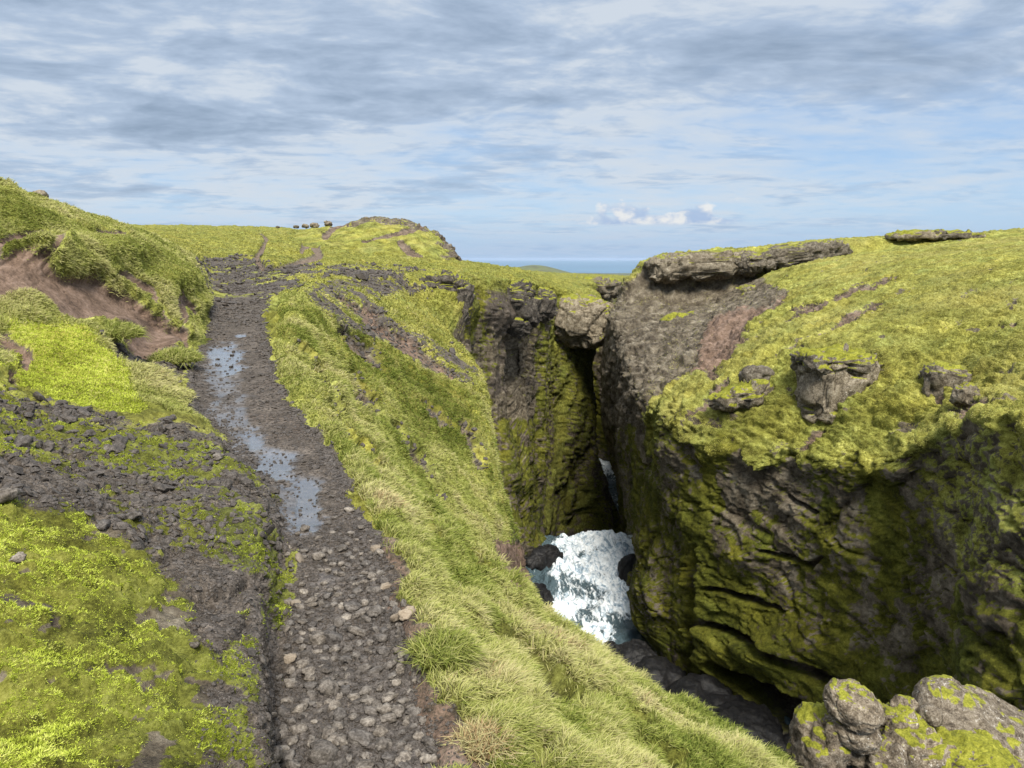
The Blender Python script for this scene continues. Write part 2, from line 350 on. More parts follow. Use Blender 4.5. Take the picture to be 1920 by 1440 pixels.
# ------------------------------------------------------------------ the land on this side of the gorge
w = 'w'
L = [
 (-4,  [(w,-40,6),(w,-9,1.2),(w,-2.2,-1.0),(w,-1.4,-1.3),(w,-.9,-1.66),(w,-.5,-1.7),(w,-.05,-1.66),(w,.4,-1.7),(w,1.3,-2.15),(w,2.1,-2.7),(w,3.0,-3.5),(w,3.8,-7),(w,4.5,-18),(w,5,-30),(w,8,-32)]),
 (1.2, [(w,-40,6),(w,-8,1.1),(w,-1.75,-.98),(w,-1.15,-1.2),(w,-.82,-1.66),(w,-.58,-1.7),(w,-.28,-1.67),(w,-.02,-1.62),(w,.75,-2.0),(w,1.6,-2.6),(w,2.6,-3.4),(w,3.6,-7),(w,4.2,-18),(w,5,-30),(w,8,-32)]),
 (2.0, [(w,-40,6),(w,-8,1.1),(60,1290),(470,1430),(500,1590),(640,1605),(790,1590),(870,1560),(w,.72,-2.02),(w,1.5,-2.65),(w,2.5,-3.4),(w,3.4,-7),(w,4.2,-18),(w,5,-30),(w,8,-32)]),
 (2.6, [(w,-40,6),(w,-8,1.0),(120,1120),(485,1260),(512,1372),(650,1365),(780,1360),(850,1335),(w,.6,-2.05),(w,1.4,-2.68),(w,2.35,-3.4),(w,3.2,-7),(w,4.2,-18),(w,5,-30),(w,8,-32)]),
 (3.5, [(w,-40,6),(w,-8,1.0),(150,965),(490,1070),(528,1146),(640,1145),(740,1138),(775,1128),(940,1230),(1160,1360),(w,2.2,-3.45),(w,3.0,-7),(w,4.2,-18),(w,5,-30),(w,8,-32)]),
 (5,   [(w,-40,6),(w,-9,1.1),(140,830),(470,905),(528,958),(590,963),(680,960),(715,955),(960,1125),(1220,1305),(1490,1480),(w,2.7,-7),(w,4.0,-18),(w,5,-30),(w,8,-32)]),
 (7,   [(w,-40,6),(w,-10,1.3),(100,735),(360,790),(430,832),(500,836),(600,833),(640,828),(850,995),(1035,1172),(1250,1388),(w,2.3,-8),(w,3.5,-18),(w,4,-30),(w,8,-32)]),
 (9.5, [(w,-40,6),(w,-11,1.4),(40,620),(300,705),(372,740),(420,743),(520,740),(575,735),(740,885),(895,1070),(1095,1318),(w,1.7,-9),(w,3,-18),(w,3.5,-30),(w,8,-32)]),
 (12,  [(w,-40,6),(-150,360),(70,485),(235,628),(362,688),(415,690),(500,688),(545,680),(705,825),(850,1012),(1022,1248),(w,1.3,-10),(w,2.5,-18),(w,3,-30),(w,8,-32)]),
 (14,  [(w,-40,6),(-20,335),(215,505),(335,632),(376,655),(425,658),(503,653),(545,640),(685,775),(828,952),(978,1172),(w,.9,-11),(w,2,-18),(w,2.6,-30),(w,8,-32)]),
 (18,  [(w,-40,6),(75,372),(310,505),(378,603),(392,613),(445,614),(510,606),(550,590),(665,700),(800,850),(950,1045),(w,.6,-12),(w,1.5,-18),(w,2,-30),(w,8,-32)]),
 (24,  [(w,-50,7),(165,402),(345,490),(382,562),(396,570),(450,572),(512,566),(560,558),(680,660),(800,770),(928,895),(w,.4,-12),(w,1,-18),(w,1.6,-30),(w,8,-32)]),
 (30,  [(w,-60,7),(235,420),(365,488),(388,538),(400,545),(460,548),(525,543),(600,550),(700,625),(800,700),(917,795),(w,-.1,-12),(w,.5,-18),(w,1.5,-30),(w,8,-32)]),
 (38,  [(w,-70,7),(240,432),(372,485),(386,517),(398,524),(465,526),(560,522),(650,542),(740,592),(825,640),(907,712),(w,-1,-12),(w,-.5,-20),(w,1,-30),(w,8,-32)]),
 (46,  [(w,-80,7.5),(240,440),(370,480),(390,502),(402,508),(475,510),(600,510),(680,524),(740,545),(800,588),(862,655),(w,-2.2,-12),(w,-1,-20),(w,1,-30),(w,8,-32)]),
 (53,  [(w,-90,8),(230,442),(350,470),(400,494),(420,498),(490,500),(600,501),(680,506),(730,516),(775,545),(835,610),(865,720),(885,900),(950,1200),(w,8,-32)]),
 (56,  [(w,-90,8),(220,444),(350,464),(400,488),(430,490),(490,491),(600,494),(680,501),(725,508),(785,520),(872,545),(892,640),(912,880),(965,1180),(w,8,-32)]),
 (60,  [(w,-90,8),(220,444),(350,464),(400,488),(430,490),(490,491),(600,494),(680,499),(730,503),(790,511),(884,524),(898,640),(914,880),(962,1170),(w,8,-32)]),
 (64,  [(w,-90,8),(220,444),(350,460),(400,484),(435,486),(495,487),(600,490),(680,495),(745,501),(815,509),(880,520),(892,640),(912,880),(960,1130),(w,8,-32)]),
 (66.5,[(w,-90,8),(210,444),(345,459),(400,481),(437,483),(497,484),(600,488),(680,493),(750,500),(835,508),(925,524),(940,640),(950,860),(975,1110),(w,8,-32)]),
 (71,  [(w,-100,8),(200,444),(340,458),(400,478),(440,479),(500,480),(600,484),(680,491),(760,499),(850,508),(958,524),(962,660),(958,860),(985,1070),(w,8,-32)]),
 (73.5,[(w,-100,8),(190,442),(330,456),(400,475),(445,476),(505,477),(600,481),(685,489),(775,497),(870,508),(950,524),(955,660),(955,860),(985,1040),(w,8,-32)]),
 (75,  [(w,-110,8),(180,440),(320,452),(400,472),(450,472),(510,473),(600,478),(690,487),(790,495),(890,508),(1000,530),(1003,640),(995,800),(1003,1025),(w,8,-32)]),
 (80,  [(w,-110,8),(165,438),(312,450),(400,466),(450,466),(510,467),(600,474),(690,483),(800,493),(920,510),(1012,538),(1012,660),(1002,800),(1008,985),(w,9,-33)]),
 (83,  [(w,-110,8),(160,437),(310,449),(400,464),(450,464),(510,465),(600,472),(690,482),(800,493),(930,510),(1038,548),(1040,660),(1032,800),(1025,975),(w,9,-33)]),
 (87,  [(w,-110,8),(150,435),(300,446),(400,460),(450,460),(510,461),(600,468),(690,479),(800,491),(910,505),(1000,535),(1015,640),(1005,800),(1000,1000),(w,9,-47)]),
 (100, [(w,-120,8),(120,430),(300,440),(400,448),(450,449),(510,450),(600,459),(690,472),(800,487),(910,500),(1015,530),(1030,640),(1030,800),(1030,1010),(w,12,-47)]),
 (108, [(w,-120,8),(110,427),(300,437),(400,443),(450,444),(510,446),(600,454),(690,468),(800,485),(920,500),(1045,545),(1046,640),(1046,800),(1046,1050),(w,14,-47)]),
 (113, [(w,-120,8),(110,426),(300,435),(400,440),(450,441),(510,443),(600,451),(690,466),(800,484),(930,500),(1088,562),(1092,650),(1094,800,116),(1110,1000,121),(w,18,-47)]),
 (120, [(w,-120,8),(110,425),(300,433),(400,437),(450,438),(510,440),(600,447),(690,463),(800,483),(940,502),(1135,590),(1128,690),(1128,800),(1178,1000),(w,22,-47)]),
 (132, [(w,-130,8.5),(110,423),(300,430),(400,433),(450,434),(510,435),(600,442),(690,458),(800,481),(950,503),(1130,560),(1105,660),(1105,760),(1120,950),(w,22,-47)]),
 (150, [(w,-140,9),(110,421),(300,427),(400,429),(450,430),(510,431),(600,436),(690,452),(800,480),(960,503),(1100,545),(1105,600),(1105,700),(1105,900),(w,20,-47)]),
 (175, [(w,-150,9),(110,422),(300,425),(400,426),(450,427),(510,428),(600,432),(690,450),(800,482),(960,503),(1090,535),(1095,560),(1095,650),(1095,860),(w,18,-47)]),
 (215, [(w,-200,11),(110,423),(300,425),(400,426),(450,427),(510,429),(600,440),(690,465),(800,488),(960,505),(1150,528),(1160,560),(1165,600),(1165,760),(w,40,-50)]),
 (300, [(w,-300,8),(110,450),(300,450),(400,452),(450,455),(510,460),(600,475),(690,485),(800,497),(960,508),(1165,520),(1180,545),(1190,580),(1190,700),(w,60,-55)]),
 (460, [(w,-400,-10),(110,500),(300,500),(400,500),(450,500),(510,505),(600,510),(690,512),(800,514),(960,516),(1185,518),(1200,530),(1210,550),(1215,650),(w,90,-60)]),
]

PATH = [(470,1500),(512,1300),(532,1150),(540,1020),(490,900),(425,825),(360,765),(352,705),(372,655),(398,620),(384,560),(362,505),(372,488),(430,478),(490,486),(540,500),(560,515),(550,538),(505,560),(494,590),(500,640),(514,690),(556,760),(612,850),(664,940),(684,985),(715,1005),(748,1100),(775,1190),(795,1290),(800,1350),(830,1450),(830,1500)]
DIRT = [(720,1000),(752,1010),(775,1110),(810,1190),(800,1260),(850,1320),(900,1380),(880,1460),(780,1500),(770,1300),(740,1120)]
SOIL = [(-40,470),(40,478),(110,512),(180,520),(250,560),(300,590),(345,630),(350,668),(300,668),(230,640),(180,618),(110,600),(70,560),(-40,560)]
RUBBLE = [(-60,715),(60,740),(150,762),(260,800),(330,790),(425,826),(490,905),(540,1020),(535,1150),(512,1330),(505,1500),(400,1500),(385,1400),(395,1290),(380,1180),(330,1090),(260,1030),(190,990),(90,975),(-60,940)]
BANKGAP = [(190,640),(300,662),(352,690),(330,722),(250,690),(205,668)]
SCREE = [(560,545),(640,520),(700,520),(760,545),(700,560),(740,600),(830,640),(905,700),(880,720),(800,690),(730,640),(670,620),(640,610),(600,590),(580,570)]

def build_land():
    C = net(L); yk = [r[0] for r in L]
    rk = [math.asinh(y / 3.0) for y in yk]
    A, rr, cc = resample(C, rk, 1500, 1150)
    cgrid = np.broadcast_to(cc[None, :], A.shape[:2])
    u, v, d = proj(A)
    Pf = A.astype(np.float32)
    n = normals(A)
    px = F / d                                        # photo pixels per metre
    jit = fbm(Pf, 1.3, 5, 0.62); jit2 = fbm(Pf + 50, 1.3, 5, 0.62)
    small = fbm(Pf, 7.0, 4, 0.6, 5); small2 = fbm(Pf, 7.0, 4, 0.6, 25)
    ju = u + (jit * 0.28 + small * .07) * px; jv = v + (jit2 * 0.10 + small2 * .04) * px
    soft = lambda poly, wpx: sm(inpoly(ju, jv, poly), -wpx, wpx)
    land = 1 - sm(cgrid, 10.0, 10.6)
    path = soft(PATH, 7) * land
    core = sm(inpoly(u, v, PATH), -6, 26) * land
    dirt = soft(DIRT, 12) * land
    soil = soft(SOIL, 7); rub = soft(RUBBLE, 16); gap = soft(BANKGAP, 7); scree = soft(SCREE, 14) * (d > 9)
    patch = fbm(Pf, .9, 4, .6, 3)
    moss = np.ones_like(path)
    # far left bank dark cuts
    for pts, ww in (([(0,455),(60,440),(90,465),(75,500)],[20,14,12,8]), ([(185,432),(232,440)],[6,8]), ([(240,520),(290,545),(310,590)],[14,10,9]), ([(330,540),(355,590),(330,640)],[4,8,10]), ([(0,640),(36,660),(36,720)],[16,14,10])):
        cut = seg(ju, jv, pts, ww) * (cgrid < 5); moss *= 1 - cut; soil = np.maximum(soil, cut * .8); 
    cuts = np.zeros_like(path)
    for pts, ww in (([(955,1175),(1010,1215),(1050,1262),(1095,1305)],[10,22,28,14]), ([(995,1250),(1040,1290),(1090,1330)],[16,24,10]), ([(1110,1290),(1180,1360)],[8,14]), ([(850,1180),(900,1215),(930,1270)],[5,12,9]), ([(1000,1390),(1050,1420)],[10,14]), ([(1180,1400),(1240,1440)],[8,12]),
                    ([(640,620),(690,660),(720,690)],[10,20,8]), ([(660,700),(700,760)],[14,16]), ([(600,700),(650,800),(720,880)],[7,16,10]), ([(930,1260),(960,1280)],[9,7]),([(860,1290),(930,1330)],[5,9]),([(800,760),(850,800)],[12,7]), ([(690,600),(760,640),(850,700)],[9,16,10]), ([(740,790),(800,870),(830,930)],[8,14,7]), ([(870,790),(905,870)],[8,12]), ([(640,555),(700,590)],[8,14]), ([(560,640),(600,690)],[5,9]), ([(780,930),(830,1010)],[5,9]), ([(880,1010),(915,1060)],[7,9])):
        cuts = np.maximum(cuts, seg(ju, jv, pts, ww) * (cgrid > 6.5))
    cuts *= land
    # eroded trails climbing the far plateau
    trail = np.zeros_like(path)
    tj, tw = u + small * 3, v + small2 * 1.5
    for pts, ww in (([(490,500),(480,478),(492,462),(500,446),(488,436)],[9,6,6,4,3]), ([(500,505),(560,488),(600,476),(588,455),(610,432),(640,418)],[5,8,8,10,7,5]), ([(565,468),(580,450),(600,440)],[6,12,6])):
        trail = np.maximum(trail, seg(tj, tw, pts, ww))
    trail *= (d > 45) & (d < 170)
    rubmoss = sm(patch + 0.45 * small + .25 * fbm(Pf, 20, 3, .6, 63), 0.02, 0.16) * .9
    wpat = fbm(Pf, (.55, .22, .55), 5, .65, 64)
    path *= 1 - sm(d, 16, 30) * sm(wpat + small * .25, -.12, .22) * .95
    moss *= (1 - path) * (1 - soil) * (1 - gap) * (1 - dirt) * (1 - cuts) * (1 - trail)
    moss *= 1 - rub * (1 - rubmoss)
    spat = fbm(Pf, (.5, .9, .5), 5, .65, 66); scree = scree * (1 - sm(spat + small * .3, -.08, .14))
    moss *= 1 - scree
    # bare wash on the ground between the gorge and the far plateau
    wash = sm(jv, 492, 500) * (1 - sm(jv, 540, 560)) * sm(u, 380, 430) * (1 - sm(u, 760, 820)) * sm(d, 22, 28) * (1 - sm(d, 62, 72)) * land
    wash *= 1 - sm(wpat + small * .3, -.10, .12)
    moss *= 1 - wash * .95
    # bottom-left moss carpet: ragged, gravel shows between the cushions
    nearleft = (cgrid < 4) & (d < 6)
    carpet = fbm(Pf, 2.6, 5, .6, 40); gr0 = fbm(Pf, 20, 3, .6, 63)
    moss = np.where(nearleft, moss * sm(carpet + small * .7 + gr0 * .35 + .22 + .32 * sm(-A[..., 0], 1.2, 2.4), -.04, .12), moss)
    # ------- shape
    D = np.zeros_like(path)
    veg = moss * land
    hum = fbm(Pf, (1.5, 1.0, 1.5), 4, .5, 9, 'b')
    humf = fbm(Pf, 6, 4, .55, 19, 'b')
    D += veg * (hum * np.where(cgrid < 4, .15, .26) + humf * .06) * sm(d, 1.5, 11) * (1 - core)
    D += veg * (fbm(Pf, 4.0, 3, .5, 29, 'b') * .06 + fbm(Pf, 13.0, 3, .6, 23, 'b') * .030 + fbm(Pf, 45.0, 2, .6, 27, 'b') * .008 + .02) * (1 - sm(d, 5, 10))
    D += (1 - veg) * (small * .03 + jit * .05) * (1 - .75 * core)
    gr = fbm(Pf, 26, 3, .6, 61)
    D += (1 - veg) * gr * .012 * (1 - sm(d, 8, 14))
    # rocky shelf on the left
    sh, sc = cells(Pf, (2.2, 1.6, 5.0), 3, .5)
    D += rub * (sh * .035 - .03 * (1 - sm(sc, 0, .12))) * (1 - rubmoss)
    D -= soil * .16; D -= gap * .12; D -= cuts * .42 * sm(d, 1, 6); D -= trail * .5
    lip = seg(u, v, [(0,452),(70,490),(160,510),(230,545),(290,588),(350,628)], [10,14,14,14,12,10]) * (1 - soil)
    D += lip * .16
    for (cu, cv, ru, rv, h) in ((215,615,58,26,.34),(322,660,34,34,.38),(225,475,90,30,.3),(95,470,60,30,.35),(340,525,50,34,.35),(375,570,26,26,.3),(60,590,90,40,.18),(120,660,110,45,.16),(270,705,80,25,.12),(620,735,34,26,.2),(585,600,50,28,.18),(800,1200,50,40,.08),(560,555,45,12,.18)):
        e = ((u - cu) / ru) ** 2 + ((v - cv) / rv) ** 2
        D += np.where(d < 60, np.exp(-e * 1.3) * h, 0)
    far = sm(d, 40, 90) * land
    D += far * fbm(Pf, (.28, .12, .28), 4, .55, 71, 'b') * .7 * (1 - trail)
    # walls: joint blocks, ledges, hanging moss
    wall = sm(cgrid, 10.05, 11.0)
    Pw = Pf + np.stack([jit, jit2, small * .3], -1) * .6
    b1, k1 = cells(Pw, (.16, .16, .10), 5, .8); b2, k2 = cells(Pw, (.5, .5, .34), 9, .7)
    rid = fbm(Pw, (.45, .45, .18), 5, .55, 15, 'r')
    lay = fbm(Pw, (.08, .08, 1.1), 4, .6, 33)
    flute = fbm(Pw, (.6, .6, .05), 3, .5, 35, 'b')
    Dw = fbm(Pw, (.13, .13, .07), 4, .5, 41) * .9 + b1 * .42 + b2 * .20 + rid * .30 + lay * .14 - (1 - sm(k2, 0, .12)) * .14 + flute * .45 + fbm(Pw, .9, 4, .6, 43, 'b') * .2 - 1.1 * sm(d, 40, 70)
    near_w = 1 - sm(d, 6, 30) * .9
    D += wall * Dw * (1 - near_w * .7)
    # mossy bulges at the lower wall (u 940-1040)
    for (cu, cv, ru, rv, h) in ((965,900,40,110,1.6),(960,1020,40,50,1.5),(1000,1060,25,40,.8),(905,575,40,30,.8),(975,590,50,30,1.2)):
        e = ((u - cu) / ru) ** 2 + ((v - cv) / rv) ** 2
        D += wall * np.where((d > 45) & (d < 95), np.exp(-e * 1.3) * h, 0)
    B = A + n * D[..., None]
    # horizontal overhang of the turf at the rim
    n2 = normals(B); nz = n2[..., 2]
    wm = sm(nz + jit * .25 + small * .2, .30, .58)
    streak = fbm(Pf, (.35, .35, .06), 4, .6, 77)
    wm = np.maximum(wm, sm(streak + small * .35, .02, .26) * .85)
    for poly, s_ in (([(1008,560),(1045,560),(1045,1000),(1015,1000)], 10), ([(930,960),(940,780),(1030,780),(1045,960),(1030,1030),(960,1010)], 16), ([(870,520),(900,525),(905,640),(940,760),(905,790),(880,640)], 8),([(1040,640),(1120,640),(1120,780),(1040,790)],16)):
        wm = np.maximum(wm, sm(inpoly(ju, jv, poly), -s_, s_) * sm(patch + small, -.35, .15) * .9)
    for poly, s_ in (([(783,512),(868,520),(868,600),(800,560)], 6), ([(915,540),(1005,545),(1008,620),(950,630),(905,590)], 8), ([(950,630),(1010,625),(1012,770),(985,790),(945,780)], 8), ([(1045,575),(1135,575),(1138,625),(1050,630)], 6), ([(840,600),(900,640),(925,720),(900,760),(860,690)],8)):
        wm *= 1 - sm(inpoly(ju, jv, poly), -s_, s_) * .85 * (sm(-small - patch, -.5, -.1))
    moss = moss * land + wm * (1 - land)
    darkm = np.clip(path + rub + gap * .6 + wash * .8 + trail * .3 + scree * .7 + dirt * .25 + core * path, 0, 1) * land
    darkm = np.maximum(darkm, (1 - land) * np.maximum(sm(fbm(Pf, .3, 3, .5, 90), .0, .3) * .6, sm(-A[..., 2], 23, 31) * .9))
    for poly, s_ in (([(783,505),(868,515),(868,600),(800,560)], 6), ([(915,535),(1005,545),(1008,620),(950,630),(905,590)], 8)):
        darkm = np.maximum(darkm, sm(inpoly(ju, jv, poly), -s_, s_) * (1 - land))
    soilm = np.clip(soil + dirt * .55 + cuts * .5 + gap * .3 + trail * .5 + scree * .25, 0, 1)
    soilm = np.maximum(soilm, path * sm(fbm(Pf, .8, 3, .5, 88), .0, .35) * .35)
    cen = sm(inpoly(u, v, [(1036,600),(1142,600),(1142,1000),(1036,1000)]), -4, 4) * (d > 92)  # mossy middle wall, its colour also lightened in place of missing light
    moss = np.maximum(moss, cen * sm(small + jit + streak, -.5, .1)); darkm *= 1 - cen * .7; 
    # rusty bare rock where the turf slope ends above the river
    for poly in ([(925,1010),(960,1020),(995,1090),(985,1115),(950,1090)], [(1010,1168),(1060,1180),(1095,1230),(1040,1200)]):
        e = sm(inpoly(ju, jv, poly), -6, 6) * (d < 40); moss *= 1 - e; soilm = np.maximum(soilm, e)
    wet = np.zeros_like(path)
    for poly, s_ in (([(395,645),(440,640),(462,660),(455,700),(425,712),(400,690),(385,665)], 12), ([(432,800),(470,797),(530,842),(585,903),(602,960),(590,1008),(552,1004),(535,940),(485,872)], 22), ([(440,627),(466,626),(464,634),(442,635)], 4),
                     ([(560,1060),(640,1040),(640,1110),(570,1120)], 26)):
        wet = np.maximum(wet, sm(inpoly(ju, jv, poly), -s_, s_) * (.55 if s_ == 26 else 1))
    wet = np.maximum(wet, .66 * sm(inpoly(ju, jv, [(400,640),(460,640),(460,720),(480,800),(600,900),(600,1000),(540,1010),(420,830),(385,770),(380,690)]), -16, 16))
    wet *= (1 - .35 * sm(fbm(Pf, (3, 1.2, 3), 4, .6, 15), -.1, .3)) * land * path
    wet = np.maximum(wet, path * .18)
    lw = sm(inpoly(ju, jv, [(360,860),(480,900),(520,1010),(530,1250),(500,1400),(420,1300),(400,1150),(380,1000)]), -20, 20) * rub
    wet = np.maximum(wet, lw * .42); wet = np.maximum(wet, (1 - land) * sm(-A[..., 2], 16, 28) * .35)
    # puddles and the wet trail lie flat
    flat = sm(wet, .5, .9)[..., None] * (d < 20)[..., None]
    B = B * (1 - flat) + (A + n * (-.01 + small[..., None] * .006)) * flat
    green = sm(fbm(Pf, .5, 4, .55, 51) , -.05, .35) * .75
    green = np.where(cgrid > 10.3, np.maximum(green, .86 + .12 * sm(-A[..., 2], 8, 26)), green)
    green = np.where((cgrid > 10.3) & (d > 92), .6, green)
    for poly, s_, a_ in (([(620,620),(680,610),(760,670),(870,730),(905,800),(880,860),(800,830),(740,740),(650,670)], 16, .95), ([(700,840),(780,880),(830,980),(900,1080),(880,1120),(780,1000)], 20, .6), ([(1100,1230),(1260,1310),(1500,1435),(1400,1480),(1150,1330)], 20, .8), ([(220,440),(320,470),(380,560),(300,560),(200,470)], 22, .6), ([(930,960),(960,900),(1030,900),(1000,1010)],12,.8)):
        green = np.maximum(green, sm(inpoly(ju, jv, poly), -s_, s_) * a_)
    jj = fbm(Pf, 1.0, 5, .65, 97) * 60; bright = sm(inpoly(ju + jj, jv + jj * .6, [(-80,960),(200,990),(330,1090),(390,1190),(395,1500),(-80,1500)]), -20, 20) + sm(inpoly(ju, jv, [(0,610),(120,620),(190,660),(240,700),(260,770),(200,760),(90,740),(0,690)]), -14, 14) + sm(inpoly(ju, jv, [(690,700),(740,770),(860,960),(960,1100),(985,1180),(920,1080),(870,1000),(760,850)]), -14, 14) * .6
    green *= 1 - np.clip(bright, 0, 1)
    green = np.maximum(green, rub * .55)
    green = np.where(land > .5, np.maximum(green, sm(d, 30, 60) * (.30 + .4 * sm(patch + small * .4, -.2, .4))), green)
    green = np.maximum(green, nearleft * .72)
    straw = np.where((cgrid > 6.8) & (cgrid < 10.2) & (d < 70), sm(fbm(Pf, .9, 4, .6, 53), -.15, .35) * .55, sm(fbm(Pf, .3, 3, .6, 53), .0, .4) * .3) * (1 - np.clip(bright, 0, 1)) * land
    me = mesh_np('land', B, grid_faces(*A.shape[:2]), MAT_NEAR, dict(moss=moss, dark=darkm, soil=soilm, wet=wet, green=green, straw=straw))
    link('ground', me, 'trodden ground, turf slope and near wall on this side of the gorge', 'ground', 'structure')
    return dict(P=B, n=normals(B), u=proj(B)[0], v=proj(B)[1], d=d, moss=moss, path=path, core=core, dirt=dirt, rub=rub, soil=soil, green=green, straw=straw, land=land, c=cgrid, wet=wet, cuts=cuts, wash=wash, bright=bright, gap=gap, scree=scree, lip=lip)
LAND = build_land()

# ------------------------------------------------------------------ the far side of the gorge
RR = [
 (-10, [(w,20,-33),(w,32,-31),(w,32,-24),(w,32,-17),(w,32,-12),(w,31.5,-8),(w,31,-5.5),(w,34,-4),(w,38,-2),(w,45,0),(w,55,1),(w,80,2),(w,160,3)]),
 (10,  [(w,14,-33),(w,26,-31),(w,26,-24),(w,26,-17),(w,26,-12),(w,25.5,-8),(w,25,-5.6),(w,28,-4.4),(w,32,-2.8),(w,38,-1),(w,48,.5),(w,75,2),(w,160,3)]),
 (20,  [(w,12,-33),(w,21,-31),(w,22,-24),(w,22,-17),(w,22.3,-12),(w,22,-8),(w,21.8,-6),(w,25,-4.7),(w,29,-3.4),(w,35,-1.6),(w,45,.3),(w,72,2),(w,160,3)]),
 (28,  [(w,11,-33),(w,17,-31),(w,17.6,-24),(w,18,-18),(w,18.6,-12),(w,18.8,-8.4),(1935,790),(w,22,-5.4),(w,26,-4),(w,32,-2),(w,42,.2),(w,70,2),(w,160,3.5)]),
 (34,  [(w,10,-33),(1760,1600),(1780,1380),(1790,1160),(1800,1000),(1800,880),(1800,800),(1890,740),(2030,690),(w,34,-1.9),(w,44,.4),(w,70,2),(w,160,3.5)]),
 (38,  [(w,10,-33),(1640,1520),(1660,1330),(1670,1130),(1680,980),(1675,900),(1670,865),(1770,775),(1900,700),(2060,620),(w,44,.6),(w,70,2),(w,160,3.5)]),
 (42,  [(w,10,-33),(1500,1420),(1530,1260),(1540,1110),(1545,970),(1545,890),(1540,860),(1640,770),(1780,690),(1950,615),(w,44,.7),(w,70,2),(w,160,3.5)]),
 (46,  [(w,9,-33),(1370,1350),(1400,1210),(1410,1080),(1410,960),(1405,880),(1400,850),(1500,760),(1640,675),(1850,600),(2090,530),(w,72,2.5),(w,160,4)]),
 (49.5,[(w,8,-33),(1295,1305),(1310,1180),(1312,1070),(1310,950),(1300,860),(1285,812),(1390,735),(1550,655),(1770,580),(2020,515),(w,75,3),(w,160,4)]),
 (52,  [(w,8,-33),(1240,1268),(1290,1160),(1290,1060),(1270,940),(1262,850),(1262,785),(1370,715),(1520,640),(1740,570),(1990,505),(w,76,3),(w,160,4)]),
 (57,  [(w,7,-33),(1200,1210),(1215,1140),(1225,1060),(1235,930),(1232,820),(1240,762),(1340,690),(1490,622),(1700,553),(1950,493),(w,80,3),(w,160,4)]),
 (64,  [(w,6,-33),(1185,1135),(1200,1080),(1200,1000),(1200,890),(1195,790),(1205,732),(1300,678),(1450,600),(1650,533),(1920,482),(w,85,3.5),(w,160,4)]),
 (74,  [(w,6,-33),(1192,1040),(1182,985),(1178,920),(1172,840),(1176,750),(1186,700),(1270,650),(1400,590),(1600,518),(1900,470),(w,90,4),(w,170,4)]),
 (86,  [(w,8,-33),(1178,992),(1163,935),(1160,880),(1155,810),(1158,720),(1170,652),(1250,612),(1390,568),(1570,503),(1880,462),(w,95,4.5),(w,170,4)]),
 (96,  [(w,12,-47),(1172,1085),(1168,960),(1155,880),(1140,780),(1135,690),(1158,602),(1230,592),(1380,562),(1530,490),(1850,455),(w,100,5),(w,170,4.5)]),
 (102, [(w,14,-47),(1176,1050),(1168,950),(1150,860),(1130,770),(1128,680),(1148,585),(1215,572),(1300,575),(1480,500),(1830,450),(w,105,5),(w,170,5)]),
 (105, [(w,15,-47),(1180,1040),(1170,950),(1150,860),(1130,770),(1128,680),(1150,578),(1218,545),(1345,545),(1500,498),(1825,446),(w,105,5),(w,170,5)]),
 (108, [(w,16,-47),(1184,1030),(1174,945),(1152,860),(1135,770),(1132,680),(1152,576),(1220,484),(1380,468),(1520,455),(1820,439),(w,108,5.5),(w,170,5)]),
 (124, [(w,18,-47),(1212,985),(1195,920),(1165,860),(1150,770),(1150,680),(1165,580),(1228,484),(1400,466),(1550,450),(1800,437),(w,115,6),(w,180,5)]),
 (140, [(w,20,-47),(1215,940),(1205,900),(1180,850),(1160,770),(1155,680),(1172,590),(1245,530),(1400,495),(1560,470),(1800,446),(w,130,4),(w,190,4)]),
 (158, [(w,22,-47),(1215,895),(1205,875),(1190,840),(1165,770),(1155,680),(1165,600),(1245,560),(1400,530),(1560,500),(1800,470),(w,140,1),(w,200,1)]),
 (168, [(w,10,-47),(1160,873),(1160,860),(1155,830),(1148,770),(1145,690),(1150,620),(1240,590),(1400,560),(1560,540),(1800,500),(w,150,-4),(w,220,-4)]),
 (176, [(w,0,-47),(1080,858),(1080,845),(1080,820),(1085,760),(1090,700),(1090,650),(1240,620),(1400,600),(1560,580),(1800,540),(w,160,-10),(w,240,-10)]),
 (200, [(w,-20,-47),(w,-6,-44),(w,-6,-42),(w,-5,-38),(w,-5,-33),(w,-4,-30),(w,0,-28),(w,25,-28),(w,50,-28),(w,80,-28),(w,110,-28),(w,180,-25),(w,260,-20)]),
]
